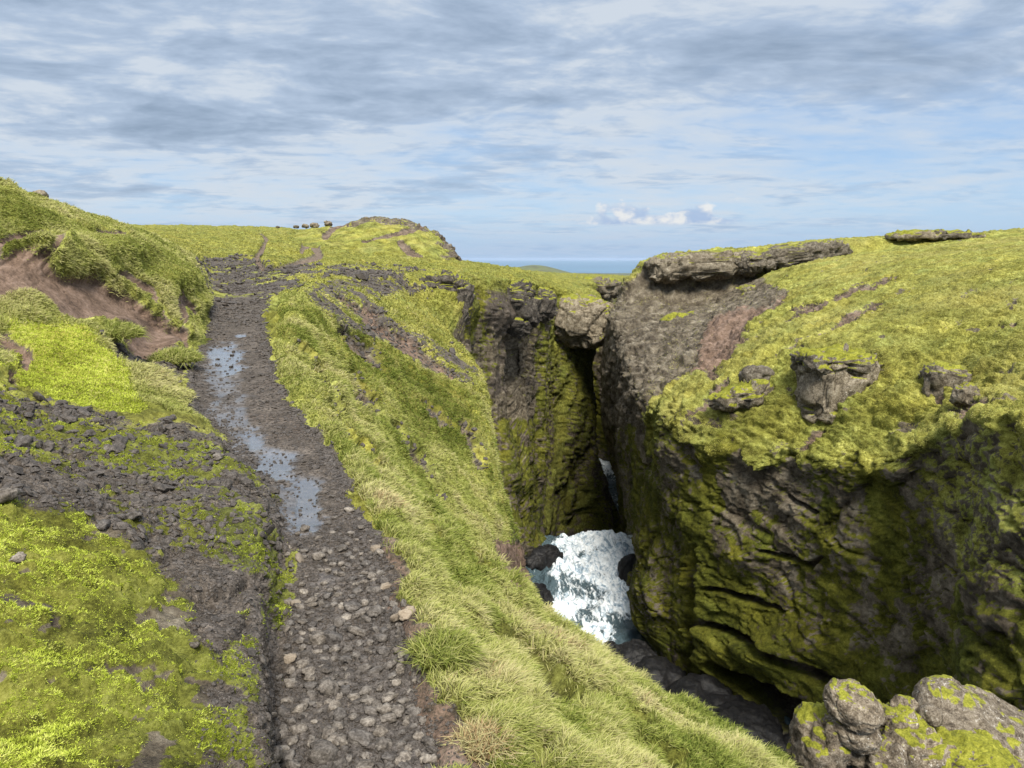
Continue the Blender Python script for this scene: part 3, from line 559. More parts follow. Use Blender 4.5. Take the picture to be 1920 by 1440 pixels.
def build_right():
    C = net(RR); yk = [r[0] for r in RR]
    rk = [math.asinh(y / 40.0) for y in yk]
    A, rr, cc = resample(C, rk, 1050, 1500)
    cg = np.broadcast_to(cc[None, :], A.shape[:2])
    u, v, d = proj(A); Pf = A.astype(np.float32)
    n = normals(A)
    px = F / d
    jit = fbm(Pf, .45, 5, 0.6); jit2 = fbm(Pf + 50, .45, 5, 0.6); small = fbm(Pf, 2.2, 5, 0.6, 5)
    ju = u + (jit * 1.0 + small * .25) * px; jv = v + (jit2 * .7 + small * .15) * px
    wall = 1 - sm(cg + jit * 1.1 + small * .35, 5.7, 6.2)
    slope = 1 - wall
    D = np.zeros_like(wall)
    # moss hummocks, drawn out along the slope
    hum = fbm(Pf, (.55, .42, 1.1), 4, .5, 9, 'b'); hum2 = fbm(Pf, (1.7, 1.3, 3.0), 3, .5, 19, 'b')
    lumps = fbm(Pf, .22, 3, .5, 13)
    lowr = 1 - sm(cg, 7.6, 9.0)
    D += slope * (hum * (.30 + .18 * lowr) + hum2 * (.19 + .08 * lowr) + fbm(Pf, (4, 3, 4), 2, .5, 79, 'b') * .06 + lumps * .9 * lowr)
    # the wall
    Pw = Pf + np.stack([jit, jit2, small * .3], -1) * .9
    tilt = Pw.copy(); tilt[..., 2] = Pw[..., 2] + Pw[..., 0] * .45        # bedding dips to the right
    b1, k1 = cells(tilt, (.16, .16, .26), 15, .8); b2, k2 = cells(tilt, (.5, .5, .8), 9, .6); b3, k3 = cells(tilt, (1.6, 1.6, 2.0), 29, .5)
    rid = fbm(Pw, (.3, .3, .2), 6, .58, 15, 'r'); lay = fbm(tilt, (.07, .07, .8), 5, .62, 33)
    lump = fbm(Pw, (.11, .11, .09), 4, .5, 41) - .25 * sm(d, 60, 90); chop = fbm(Pw, (.9, .9, .9), 5, .62, 43, 'b')
    thin = fbm(tilt, (.10, .10, 2.4), 3, .6, 47)
    Dw = lump * 1.25 + b1 * .36 + b2 * .20 + b3 * .09 + rid * .38 + lay * .26 + thin * .16 + chop * .20 - (1 - sm(k1, 0, .10)) * .20 - (1 - sm(k2, 0, .10)) * .12
    far_up = sm(d, 80, 105) * sm(-v, -720, -600)
    D += wall * Dw * (.70 - .30 * far_up) * sm(cg, .9, 1.7)
    D -= (1 - sm(cg, .9, 1.6)) * 1.6
    # deep slanting clefts low on the wall and the cave at its foot
    cl = np.zeros_like(wall)
    for pts, ww, dep in (([(1320,1165),(1420,1195),(1500,1250),(1570,1285),(1650,1340)],[7,9,15,13,10], 1.6), ([(1330,1100),(1400,1118),(1470,1145)],[5,7,5], 1.0), ([(1340,1250),(1400,1300),(1480,1360),(1530,1420)],[12,26,46,46], 3.4), ([(1310,1020),(1312,1120),(1300,1250)],[5,7,10], 1.6), ([(1440,1030),(1520,1060),(1545,1045)],[4,8,4], .9), ([(1190,1010),(1186,1060),(1190,1110)],[9,13,9], 2.0), ([(1480,930),(1530,960)],[5,4], .7)):
        m = seg(u + jit * 8, v + jit2 * 8, pts, ww) * wall * (d < 90); D -= m * dep; cl = np.maximum(cl, m)
    for (cu, cv, ru, rv, h) in ((1250,1120,60,110,1.8),(1450,1210,110,40,1.3),(1410,1040,50,40,.9),(1600,1000,60,60,.8),(1330,850,60,25,.5),(1230,1290,50,60,1.2)):
        e = ((u - cu) / ru) ** 2 + ((v - cv) / rv) ** 2
        D += wall * np.where(d < 80, np.exp(-e * 1.3) * h, 0)
    # turf lip hangs over the wall top
    lip = np.exp(-((cg + jit * .9 - 6.0) / .25) ** 2); D += lip * (.35 + .6 * jit + .3 * small) * (d < 100)
    # bare places on the moss slope
    bare = np.zeros_like(wall)
    for pts, ww in (([(1480,585),(1560,560),(1590,545)],[4,7,4]), ([(1470,600),(1600,540),(1680,520)],[4,9,4]), ([(1530,628),(1600,590),(1660,560)],[4,9,4]), ([(1250,790),(1320,750),(1370,715)],[5,12,6]), ([(1430,672),(1500,640)],[6,7]), ([(1500,850),(1540,800)],[10,7]),
                    ([(1330,690),(1350,650),(1385,610)],[16,24,16]), ([(1390,600),(1440,578),(1480,545)],[10,10,5]), ([(1740,690),(1760,740)],[9,14]), ([(1800,780),(1840,760)],[14,14]), ([(1860,615),(1910,600)],[4,4]), ([(1540,445),(1800,430),(1850,436)],[3,5,3]), ([(1640,870),(1740,860),(1900,850)],[6,7,5])):
        bare = np.maximum(bare, seg(ju, jv, pts, ww))
    bare *= slope * sm(small + .5, .0, .3)
    D -= bare * .35
    B = A + n * D[..., None]
    n2 = normals(B); nz = n2[..., 2]
    st = fbm(Pf, (.22, .22, .07), 5, .6, 77)
    wm = np.maximum(sm(nz + jit * .2 + small * .22, .30, .62), sm(st + small * .45, -.14, .16) * .95)
    wm = np.maximum(wm, sm(inpoly(ju, jv, [(1180,880),(1290,900),(1320,1150),(1700,1230),(1950,1150),(1950,1500),(1180,1500)]), -60, 60) * sm(small + st, -.55, .0) * .92)
    wm = np.maximum(wm, sm(inpoly(ju, jv, [(1720,800),(1950,780),(1950,1050),(1800,1060),(1760,950)]), -50, 50) * sm(small + st, -.4, .2) * .9)
    for poly in ([(1150,600),(1400,530),(1400,580),(1330,680),(1260,800),(1180,900),(1150,800)], [(1300,850),(1480,870),(1540,960),(1450,1010),(1320,1000)], [(1560,900),(1700,890),(1690,1040),(1600,1090),(1560,1000)]):
        wm *= 1 - sm(inpoly(ju, jv, poly), -25, 25) * sm(-st - small * .3, -.2, .2) * .75
    wm = np.maximum(wm, lip * sm(small + jit + .6, 0, .3))
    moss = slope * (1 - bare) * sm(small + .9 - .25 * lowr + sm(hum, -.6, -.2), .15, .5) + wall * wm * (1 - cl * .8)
    # the bare stone shelf near the far corner, above and below its ledge
    for poly, s_ in (([(1140,560),(1205,500),(1400,495),(1440,530),(1475,548),(1440,578),(1380,600),(1350,660),(1300,690),(1262,740),(1200,800),(1130,800),(1120,690)], 9), ([(1150,600),(1250,600),(1240,660),(1200,760),(1140,760)], 12)):
        moss *= 1 - sm(inpoly(ju, jv, poly), -s_, s_) * (d > 60) * (.95 - .35 * sm(small + jit, 0, .4))
    moss *= 1 - slope * sm(fbm(Pf, .5, 5, .68, 83), .22, .42) * .8
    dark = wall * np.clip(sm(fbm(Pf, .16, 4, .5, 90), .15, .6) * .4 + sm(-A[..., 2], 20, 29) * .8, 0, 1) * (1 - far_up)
    soil = bare * .55
    for poly in ([(1330,600),(1400,575),(1440,570),(1400,610),(1380,680),(1330,720),(1290,760),(1300,690)],):
        e = sm(inpoly(ju, jv, poly), -10, 10) * (d > 60); moss *= 1 - e * .9; soil = np.maximum(soil, e * .8)
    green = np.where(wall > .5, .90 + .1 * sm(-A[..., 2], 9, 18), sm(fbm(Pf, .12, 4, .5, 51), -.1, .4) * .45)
    green = np.maximum(green, sm(inpoly(ju, jv, [(1220,1050),(1300,1070),(1310,1140),(1250,1190),(1200,1150)]), -20, 20) * .95)
    green = green * (1 - sm(inpoly(ju, jv, [(1720,700),(1950,680),(1950,1100),(1760,1050)]), -60, 60) * .85)
    straw = slope * (sm(fbm(Pf, .10, 4, .5, 57), -.2, .35) * .55 + .15 * sm(cg, 8, 10))
    wet = np.maximum(wall * sm(-A[..., 2], 20, 30) * .3, (1 - sm(cg, 1.0, 1.6)) * .6)  # wet rock low down; foot strip also carries painted shade of the gorge floor
    moss *= sm(cg, .7, 1.3)
    me = mesh_np('cliff', B, grid_faces(*A.shape[:2])[:, ::-1], MAT_FAR, dict(moss=moss, dark=dark, soil=soil, wet=wet, green=green, straw=straw))  # wet holds wet rock and the painted shade of the foot strip
    link('terrain', me, 'mossy tableland and sheer wall across the gorge', 'terrain', 'structure')
    return dict(P=B, n=n2, u=proj(B)[0], v=proj(B)[1], d=d, moss=moss, c=cg, wall=wall, bare=bare)
RIGHT = build_right()

# ------------------------------------------------------------------ the low hill on the left plateau
def build_hill():
    rows = [(92, [(530,490),(600,489),(690,492),(780,499),(840,506),(885,512)]),
            (98, [(530,477),(600,474),(690,477),(775,485),(835,496),(876,510)]),
            (104,[(540,458),(610,452),(700,452),(780,461),(838,480),(868,508)]),
            (112,[(550,444),(620,432),(690,423),(775,432),(835,460),(862,506)]),
            (120,[(560,436),(630,421),(690,411),(762,416),(815,440),(858,502)]),
            (128,[(570,434),(640,421),(695,411),(762,415),(815,441),(856,502)]),
            (140,[(570,440),(650,436),(700,430),(760,434),(815,460),(856,505)]),
            (152,[(560,470),(650,475),(700,478),(760,485),(815,492),(860,508)])]
    C = net(rows)
    A, rr, cc = resample(C, [r[0] for r in rows], 420, 620)
    cg = np.broadcast_to(cc[None, :], A.shape[:2]); u, v, d = proj(A); Pf = A.astype(np.float32)
    n = normals(A); n = np.where((n[..., 2] < 0)[..., None], -n, n)
    jit = fbm(Pf, .35, 5, .6); small = fbm(Pf, 1.6, 4, .6, 5)
    rockf = sm(cg + jit * .8 + (v - 460) * -.004, 3.6, 4.2)
    crest = sm(inpoly(u + small * 3, v + jit * 3, [(640,402),(760,402),(815,430),(795,432),(750,421),(690,420),(650,424)]), -3, 3)
    b1, k1 = cells(Pf, (.4, .4, .6), 5, .7)
    tr = np.maximum.reduce([seg(u + small * 3, v + jit * 3, [(610,440),(625,425),(655,414),(690,410)], [8,6,4,3]), seg(u + small * 3, v + jit * 2, [(680,450),(715,442),(770,430),(790,426)], [3,4,5,4]), seg(u + small * 3, v + jit * 3, [(752,452),(768,468),(800,485)], [8,9,4])])
    D = fbm(Pf, (.3, .15, .3), 4, .55, 71, 'b') * .55 + rockf * (b1 * .7 - (1 - sm(k1, 0, .12)) * .4 + small * .5) - tr * .35 + crest * b1 * .3
    B = A + n * D[..., None]
    moss = (1 - rockf * sm(small + jit + .35, -.2, .3)) * (1 - tr) * (1 - crest * sm(small + .3, -.1, .3))
    me = mesh_np('hill', B, grid_faces(*A.shape[:2]), MAT_FAR, dict(moss=moss, dark=rockf * .5 + tr * .3, soil=tr * .5, wet=moss * 0, green=moss * .35, straw=sm(jit, -.2, .4) * .5))
    link('hill', me, 'rounded grassy hill with a bare rock flank above the gorge', 'hill', 'structure')
build_hill()

# ------------------------------------------------------------------ far country and sea
def build_far():
    r = np.geomspace(230, 13000, 420); az = np.radians(np.linspace(-48, 48, 900))
    Rr, Az = np.meshgrid(r, az, indexing='ij')
    x = Rr * np.sin(Az); y = Rr * np.cos(Az)
    z = np.interp(Rr, [230, 300, 600, 1500, 3000, 6000, 9000, 11000, 13000], [-14, -12, -19, -41, -72, -126, -172, -197, -240])
    P = np.stack([x, y, z], -1).astype(np.float32)
    lr = np.log(Rr); azd = np.degrees(Az)
    h = fbm(P, (.0011, .0007, 0), 5, .5, 7)
    z += h * np.interp(Rr, [230, 900, 3000, 9000, 13000], [1.0, 5, 20, 16, 0])
    z += 19 * np.exp(-((lr - math.log(1500)) / .28) ** 2) * np.exp(-((azd + .6) / 3.2) ** 2)
    z += 62 * np.exp(-((lr - math.log(4200)) / .22) ** 2) * np.exp(-((azd - 1.6) / 2.6) ** 2)
    z += 6.5 * np.exp(-((lr - math.log(480)) / .25) ** 2) * np.exp(-((azd + 2.6) / 3.0) ** 2)
    P = np.stack([x, y, z], -1)
    m, k, b = bsdf('far_country')
    pos = k.new('ShaderNodeNewGeometry').outputs['Position']
    mp = k.new('ShaderNodeMapping'); k.put(mp.inputs[0], pos); mp.inputs['Scale'].default_value = (1, .45, 0)
    f1 = k.noise(mp.outputs[0], .0016, 6, .6); f2 = k.noise(mp.outputs[0], .012, 6, .65)
    c = k.ramp(k.math('ADD', k.math('MULTIPLY', f1, .6), k.math('MULTIPLY', f2, .4)),
               [(.38, g3(.060, .052, .044)), (.46, g3(.072, .075, .045)), (.53, g3(.11, .13, .050)), (.60, g3(.075, .075, .055)), (.68, g3(.10, .09, .08))])
    k.put(b.inputs['Base Color'], c); b.inputs['Roughness'].default_value = 1
    k.put(b.inputs['Normal'], bump(k, f2, .6, 8))
    link('terrain', mesh_np('far_land', P, grid_faces(*x.shape)[:, ::-1], m), 'hazy lowland running out to the coast', 'terrain', 'structure')
    r = np.geomspace(5000, 90000, 60); az = np.radians(np.linspace(-70, 70, 120))
    Rr, Az = np.meshgrid(r, az, indexing='ij')
    m, k, b = bsdf('sea_water')
    pos = k.new('ShaderNodeNewGeometry').outputs['Position']
    k.put(b.inputs['Base Color'], k.ramp(k.noise(pos, .0002, 3), [(.3, g3(.055, .12, .19)), (.7, g3(.08, .16, .24))]))
    b.inputs['Roughness'].default_value = .45; b.inputs['Specular IOR Level'].default_value = .3
    k.put(b.inputs['Normal'], bump(k, k.noise(pos, .02, 6), .5, 4))
    P = np.stack([Rr * np.sin(Az), Rr * np.cos(Az), Rr * 0 - 196], -1)
    link('sea', mesh_np('sea', P, grid_faces(60, 120)[:, ::-1], m), 'blue sea on the horizon', 'sea', 'structure')
build_far()

# ------------------------------------------------------------------ river
def build_river():
    m, k, b = bsdf('river_water')
    pos = k.new('ShaderNodeNewGeometry').outputs['Position']
    mpf = k.new('ShaderNodeMapping'); k.put(mpf.inputs[0], pos); mpf.inputs['Scale'].default_value = (1, .30, 1); mpf.inputs['Rotation'].default_value = (0, 0, R(9)); fp = mpf.outputs[0]
    f = k.noise(fp, 1.7, 7, .66, 1.2); ff = k.noise(fp, 6, 5, .65, .5)
    fv = k.noise(fp, 1.3, 8, .7, 1.8)
    foam = k.rng(k.math('ADD', k.attr('foam'), k.math('ADD', k.math('MULTIPLY', k.math('SUBTRACT', f, .5), 2.4), k.math('MULTIPLY', k.math('SUBTRACT', ff, .5), .35))), .28, .72)
    k.put(b.inputs['Base Color'], k.mix(foam, g3(.060, .090, .105), k.ramp(k.math('ADD', k.math('MULTIPLY', fv, .85), k.math('MULTIPLY', ff, .15)), [(.34, g3(.12, .18, .24)), (.43, g3(.34, .43, .51)), (.50, g3(.70, .76, .80)), (.6, g3(.88, .91, .92))])))
    k.put(b.inputs['Roughness'], k.mix(foam, g3(.12, .12, .12), g3(.8, .8, .8)))
    k.put(b.inputs['Normal'], bump(k, k.math('ADD', f, k.math('MULTIPLY', ff, .15)), .45, .25))
    def sheet(xs, ys, zf, foamf, name, lab):
        X, Y = np.meshgrid(xs, ys)
        P = np.stack([X, Y, zf(X, Y)], -1).astype(np.float32)
        q = P.copy(); q[..., 2] = 0
        t = fbm(q + np.stack([fbm(q, .15, 3), fbm(q + 9, .15, 3), q[..., 2]], -1) * 3, (.42, .22, 0), 4, .55, 3)
        st = fbm(q, (.9, .30, 0), 5, .6, 13, 'r')
        P[..., 2] += t * 1.0 + fbm(q, (.9, .45, 0), 3, .5, 23, 'b') * .45
        u, v, d = proj(P)
        js = fbm(q, (.35, .25, 0), 3, .5, 43); jt = fbm(q, (1.1, .5, 0), 5, .7, 53)
        fo = foamf(u + js * 26 + jt * 10, v + js * 12 + jt * 6, t, st) - sm(jt, .05, .35) * .30
        link(name, mesh_np(name, P, grid_faces(*X.shape), m, dict(foam=fo)), lab, 'water', 'structure')
    def zup(X, Y):
        z = -30 + (Y - 60) * -.02
        e = np.clip((Y - 83.5) / 7, 0, 1)
        return z - 16.5 * e ** 1.7
    def fup(u, v, t, st):
        fo = .74 + t * .40 + (st - .2) * .16
        fo -= seg(u, v, [(1010,1100),(1060,1090),(1105,1105),(1140,1128)], [14,18,15,10]) * .42
        fo -= seg(u, v, [(1080,1170),(1120,1150),(1160,1160)], [12,18,15]) * .35
        fo -= seg(u, v, [(1090,1040),(1120,1030)], [8,8]) * .3
        fo += sm(inpoly(u, v, [(1060,1000),(1180,1000),(1190,1140),(1130,1140),(1110,1080)]), -12, 12) * .30
        fo -= sm(inpoly(u, v, [(1185,1150),(1130,1215),(1110,1260),(1150,1500),(1700,1500),(1500,1250)]), -10, 10) * .9
        fo -= sm(inpoly(u, v, [(960,980),(1040,980),(1035,1070),(1010,1150),(960,1150)]), -12, 12) * .8
        return fo
    sheet(np.linspace(-6, 22, 380), np.concatenate([np.linspace(20, 46, 60)[:-1], np.linspace(46, 91, 620)]), zup, fup, 'river', 'white foaming river at the bottom of the gorge')
    def flo(u, v, t, st):
        return .12 + .5 * sm(-v, -896, -882) + t * .5 + (st - .2) * .3 + seg(u, v, [(1140,872),(1160,882),(1180,888)], [7,8,7]) * .55
    sheet(np.linspace(-10, 45, 240), np.linspace(90, 200, 420), lambda X, Y: X * 0 - 45.6, flo, 'water', 'glimpse of the river beyond its fall')
build_river()

# ------------------------------------------------------------------ rocks
import bmesh
def ico(sub):
    bm = bmesh.new(); bmesh.ops.create_icosphere(bm, subdivisions=sub, radius=1)
    V = np.array([v.co[:] for v in bm.verts], np.float32); Fc = np.array([[v.index for v in f.verts] for f in bm.faces], np.int32); bm.free()
    return V, Fc
ICO = {s: ico(s) for s in (1, 2, 3, 4, 5, 6)}
def stone_material(name, stops, lichen=None, moss=False, scale=9.0, rough=.85, spec=.25):
    m, k, b = bsdf(name)
    oi = k.new('ShaderNodeObjectInfo')
    tc = k.new('ShaderNodeTexCoord').outputs['Object']
    P = k.vmath('ADD', tc, k.vmath('MULTIPLY', k.new('ShaderNodeCombineXYZ').outputs[0], (1, 1, 1)))
    geo = k.new('ShaderNodeNewGeometry')
    P = geo.outputs['Position']
    n1 = k.noise(P, scale, 6, .68); n2 = k.noise(P, scale * 5, 4, .7); n0 = k.noise(P, scale * .25, 3, .5)
    c = k.ramp(k.math('ADD', k.math('MULTIPLY', n1, .55), k.math('MULTIPLY', n2, .45)), stops)
    if lichen:
        lm = k.rng(k.math('ADD', k.math('MULTIPLY', k.noise(P, scale * 2.2, 5, .75), .7), k.math('MULTIPLY', n2, .3)), .56, .62)
        c = k.mix(k.math('MULTIPLY', lm, k.rng(n0, .40, .58)), c, g3(*lichen))
    c = k.mix(1.0, c, k.mix(oi.outputs['Random'], g3(.58, .58, .60), g3(1.18, 1.14, 1.08)), 'MULTIPLY')
    if moss:
        sp = k.new('ShaderNodeSeparateXYZ'); k.put(sp.inputs[0], geo.outputs['Normal'])
        mk = k.rng(k.math('ADD', k.attr('moss'), k.math('MULTIPLY', k.math('SUBTRACT', n1, .5), .9)), .42, .62)
        mc = k.ramp(k.math('ADD', k.math('MULTIPLY', n1, .5), k.math('MULTIPLY', n2, .5)), [(.34, g3(.04, .045, .005)), (.5, g3(.17, .175, .016)), (.66, g3(.34, .33, .05))])
        c = k.mix(mk, c, mc)
    k.put(b.inputs['Base Color'], c); b.inputs['Roughness'].default_value = rough; b.inputs['Specular IOR Level'].default_value = spec
    k.put(b.inputs['Normal'], bump(k, k.math('ADD', n1, k.math('MULTIPLY', n2, .5)), .7, .25 / scale))
    return m
M_STONE = stone_material('path_stone', [(.36, g3(.032, .028, .024)), (.47, g3(.098, .086, .074)), (.55, g3(.175, .158, .140)), (.66, g3(.29, .27, .24))], scale=22, rough=.7)
M_GRAVEL = stone_material('gravel', [(.36, g3(.018, .015, .012)), (.5, g3(.082, .070, .059)), (.64, g3(.20, .175, .155))], scale=26, rough=.65, spec=.35)
M_PALE = stone_material('pale_stone', [(.32, g3(.13, .105, .08)), (.5, g3(.24, .20, .155)), (.7, g3(.36, .32, .26))], scale=22)
M_ROCK = stone_material('lichen_rock', [(.38, g3(.035, .029, .021)), (.47, g3(.12, .101, .073)), (.54, g3(.21, .184, .138)), (.64, g3(.33, .30, .24))], (.42, .41, .36), True, scale=2.4)
M_ROCKN = stone_material('near_lichen_rock', [(.38, g3(.035, .028, .020)), (.47, g3(.12, .098, .072)), (.54, g3(.20, .172, .132)), (.64, g3(.34, .305, .25))], (.50, .49, .45), True, scale=7)
M_BASALT = stone_material('dark_cliff_rock', [(.38, g3(.012, .011, .010)), (.47, g3(.042, .037, .032)), (.54, g3(.085, .076, .066)), (.64, g3(.15, .14, .125))], None, True, scale=2.4)
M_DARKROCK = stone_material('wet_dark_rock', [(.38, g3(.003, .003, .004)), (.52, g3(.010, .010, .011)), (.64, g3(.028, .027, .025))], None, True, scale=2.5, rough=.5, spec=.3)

def vnormals(V, Fc):
    fn = np.cross(V[Fc[:, 1]] - V[Fc[:, 0]], V[Fc[:, 2]] - V[Fc[:, 0]]); n = np.zeros_like(V)
    for i in range(3): np.add.at(n, Fc[:, i], fn)
    return n / (np.linalg.norm(n, axis=1, keepdims=True) + 1e-9)
def rock_shape(sub, seed, box=.75, blocks=.22, bfreq=1.3, rough_=.12, layers=0.0, size=(2, 2, 2)):
    V, Fc = ICO[sub]; V = V.copy()
    V = np.sign(V) * np.abs(V) ** box; V /= np.abs(V).max()
    V = V * (np.array(size) / 2); Lm = float(np.prod(size)) ** (1 / 3) / 2
    N = vnormals(V, Fc); Q = (V / Lm).astype(np.float32)
    Qw = Q + np.stack([fbm(Q, 1.2, 3, .5, seed), fbm(Q, 1.2, 3, .5, seed + 9), fbm(Q, 1.2, 3, .5, seed + 19)], -1) * .08
    h, kk = cells(Qw, bfreq, seed * 3.7, .8); h2, k2 = cells(Qw, bfreq * 2.7, seed * 5.1, .8)
    D = h * blocks + h2 * blocks * .35 - (1 - sm(kk, 0, .10)) * blocks * .35 + fbm(Q, 2.2, 6, .62, seed) * rough_
    if layers: D += fbm(Qw, (.4, .4, 3.2), 4, .6, seed) * layers
    return V + N * (D * Lm)[:, None], Fc
def rotm(rx, ry, rz):
    from mathutils import Euler
    return np.array(Euler((rx, ry, rz)).to_matrix())
def rock(name, label, cat, c, size, seed, mat, rot=(0, 0, 0), sub=5, mossy=0.0, group=None, kind=None, parent=None, shape=None, **kw):
    V, Fc = rock_shape(sub, seed, size=size, **kw)
    if shape is not None: V = shape(V)
    V = V @ rotm(*[R(a) for a in rot]).T
    n = vnormals(V, Fc)
    W_ = (V + np.array(c)).astype(np.float32)
    ms = sm(n[:, 2] + fbm(W_, 3.0 / max(size) * 2, 4, .6, seed) * .5, .75 - mossy, 1.15 - mossy) if mossy else np.zeros(len(V))
    V = V + n * (ms * .025 * min(size) * (1 + fbm(W_, 8.0 / max(size), 3, .5, 3, 'b')))[:, None]
    me = mesh_np(name, V, Fc, mat, dict(moss=ms))
    o = link(name, me, label, cat, kind, group, parent)
    o.location = c
    return o
def look(S, u, v, dmin=0):
    """nearest visible surface point of a sheet at a photo pixel"""
    e = (S['u'] - u) ** 2 + (S['v'] - v) ** 2 + np.where(S['d'] < dmin, 1e9, 0)
    m = e < max(16.0, e.min() * 2 + 4)
    dd = np.where(m, S['d'], 1e9); i = np.unravel_index(np.argmin(dd), dd.shape)
    return S['P'][i], S['n'][i]

# caprock and blocks on the far side
def bent(k1): 
    def f(V): V = V.copy(); V[:, 2] += k1 * V[:, 0]; return V
    return f
rock('rock_ledge', 'layered grey caprock jutting from the far rim over the gorge', 'rock ledge', U(1316, 499, 107.5), (16.0, 9, 3.2), 11, M_ROCK, (0, -3.5, 3), 6, .05, box=.45, blocks=.10, bfreq=2.6, rough_=.12, layers=.05, shape=lambda V: V * np.where(V[:, 0:1] > 3, np.array([[1, .9, .85]]), 1))
rock('rock_ledge', 'low broken rock band along the skyline edge behind the caprock', 'rock ledge', U(1478, 484, 106.5), (16, 6, 2.5), 12, M_ROCK, (0, -7, 6), 6, .08, box=.5, blocks=.14, bfreq=2.6, rough_=.14, layers=.04)
rock('rock_ledge', 'small dark rock shelf under the turf below the caprock', 'rock ledge', U(1430, 543, 100), (6.5, 4, 1.5), 13, M_ROCK, (0, -8, 10), 5, .3, box=.5, blocks=.14, bfreq=2.4, layers=.12)
for i, (u_, v_, sx) in enumerate(((1715, 433, 6.5), (1775, 432, 5.0), (1818, 437, 4.5))):
    rock('skyline_slab', ['longest flat grey slab on the skyline of the far tableland', 'middle flat slab between two others on the far skyline', 'rounded end slab where the far skyline dips to the right'][i], 'rock slab', U(u_, v_ + 9, 107), (sx, 4, 1.0), 20 + i, M_ROCK, (0, [-2, 2, 9][i], 0), 4, .3, box=.6, blocks=.2, bfreq=2, layers=.04, group='slabs on the far skyline')
p_, n_ = look(RIGHT, 1560, 735)
rock('rock_outcrop', 'tall square lichen-grey outcrop standing out of the moss slope', 'outcrop', p_ + np.array([.2, .6, .1]), (3.7, 3.4, 3.9), 31, M_ROCK, (4, 4, 22), 6, .10, box=.35, blocks=.13, bfreq=1.4, rough_=.05, layers=.03)
rock('cap_slab', 'dark moss-topped slab lying across the tall square outcrop', 'rock slab', p_ + np.array([.3, .8, 1.75]), (4.5, 3.8, 1.1), 32, M_ROCK, (3, 3, 8), 5, .55, box=.55, blocks=.2, bfreq=1.8, layers=.03)
p_, n_ = look(RIGHT, 1780, 715)
rock('rock_outcrop', 'brown crumbling outcrop half sunk in moss near the right edge', 'outcrop', p_ + np.array([0, .5, -.2]), (2.1, 2.0, 2.0), 33, M_ROCK, (0, 10, -10), 5, .25, box=.5, blocks=.18, bfreq=1.6, rough_=.06)
p_, n_ = look(RIGHT, 1815, 745)
rock('boulder', 'dark knobbly boulder tucked below the brown crumbling outcrop', 'boulder', p_ + np.array([0, .3, .1]), (1.1, 1.0, 1.0), 34, M_ROCK, (0, 0, 20), 4, .2, blocks=.25)
p_, n_ = look(RIGHT, 1418, 718)
rock('boulder', 'round bare grey boulder resting on the moss slope above the cliff', 'boulder', p_ + np.array([0, 0, .4]), (2.1, 1.8, 1.6), 35, M_ROCK, (0, 6, 0), 5, 0.0, box=.85, blocks=.12, rough_=.12)
p_, n_ = look(RIGHT, 1390, 752)
rock('mossy_boulder', 'long moss-capped boulder lying just below the round grey one', 'boulder', p_ + np.array([0, -.3, .45]), (4.0, 2.0, 1.4), 36, M_ROCK, (0, -14, 0), 5, .5, box=.8, blocks=.16)
rock('mossy_outcrop', 'flat-topped mossy outcrop on the shelf below the caprock wall', 'outcrop', U(1300, 615, 92), (7.4, 5.0, 3.0), 37, M_ROCK, (0, -3, 0), 5, .46, box=.6, blocks=.16, bfreq=1.8)
rock('rock_dome', 'brown rounded rock knob crowning the dark middle wall of the gorge', 'rock knob', U(1087, 600, 113), (10.4, 9, 6.6), 38, M_ROCK, (0, 4, 0), 6, .16, box=.6, blocks=.12, bfreq=1.5, rough_=.06)
rock('rock_outcrop', 'dark outcrop under turf on the plateau rim beyond the rock knob', 'outcrop', U(1112, 540, 200), (13, 9, 4.6), 39, M_ROCK, (0, 3, 0), 5, .3, box=.55, blocks=.16, bfreq=2)
rock('rock_outcrop', 'dark jointed outcrop capping the nearest corner of the left gorge wall', 'outcrop', U(834, 562, 56.5), (3.4, 3.0, 3.6), 91, M_BASALT, (0, 4, 10), 6, .22, box=.5, blocks=.16, bfreq=1.8, rough_=.07)
rock('rock_outcrop', 'broad dark outcrop under the turf rim in the middle of the left gorge wall', 'outcrop', U(953, 580, 71), (5.2, 3.6, 4.6), 92, M_BASALT, (0, 3, 24), 6, .22, box=.5, blocks=.15, bfreq=2.0, rough_=.07)
rock('rock_outcrop', 'small dark outcrop at the outer corner of the left gorge wall', 'outcrop', U(1014, 572, 81), (2.6, 2.6, 3.2), 93, M_BASALT, (0, 2, 40), 5, .3, box=.55, blocks=.16, bfreq=1.8, rough_=.07)
# stones against the sky on the left plateau
for (u_, v_, Y_, s_, lab) in ((615, 419, 124, 1.6, 'pointed boulder alone on the skyline left of the grassy hill'), (590, 423, 126, 1.5, 'low boulder on the skyline beside the pointed one'), (573, 424, 128, 1.2, 'flat boulder between two others on the left skyline'), (555, 425, 130, 1.0, 'small dark boulder on the left skyline'), (521, 426, 132, .7, 'tiny dark stone standing farthest left on the plateau skyline')):
    rock('boulder', lab, 'boulder', U(u_, v_, Y_), (s_ * .9, s_ * .7, s_ * .5), int(u_), M_ROCK, (0, 0, u_), 3, 0, blocks=.2, group='boulders on the left plateau skyline')
rock('boulder', 'lone dark boulder on the skyline of the grassy bank at left', 'boulder', U(76, 368, 19), (.30, .3, .26), 44, M_ROCK, (0, 0, 0), 3, 0, blocks=.2)

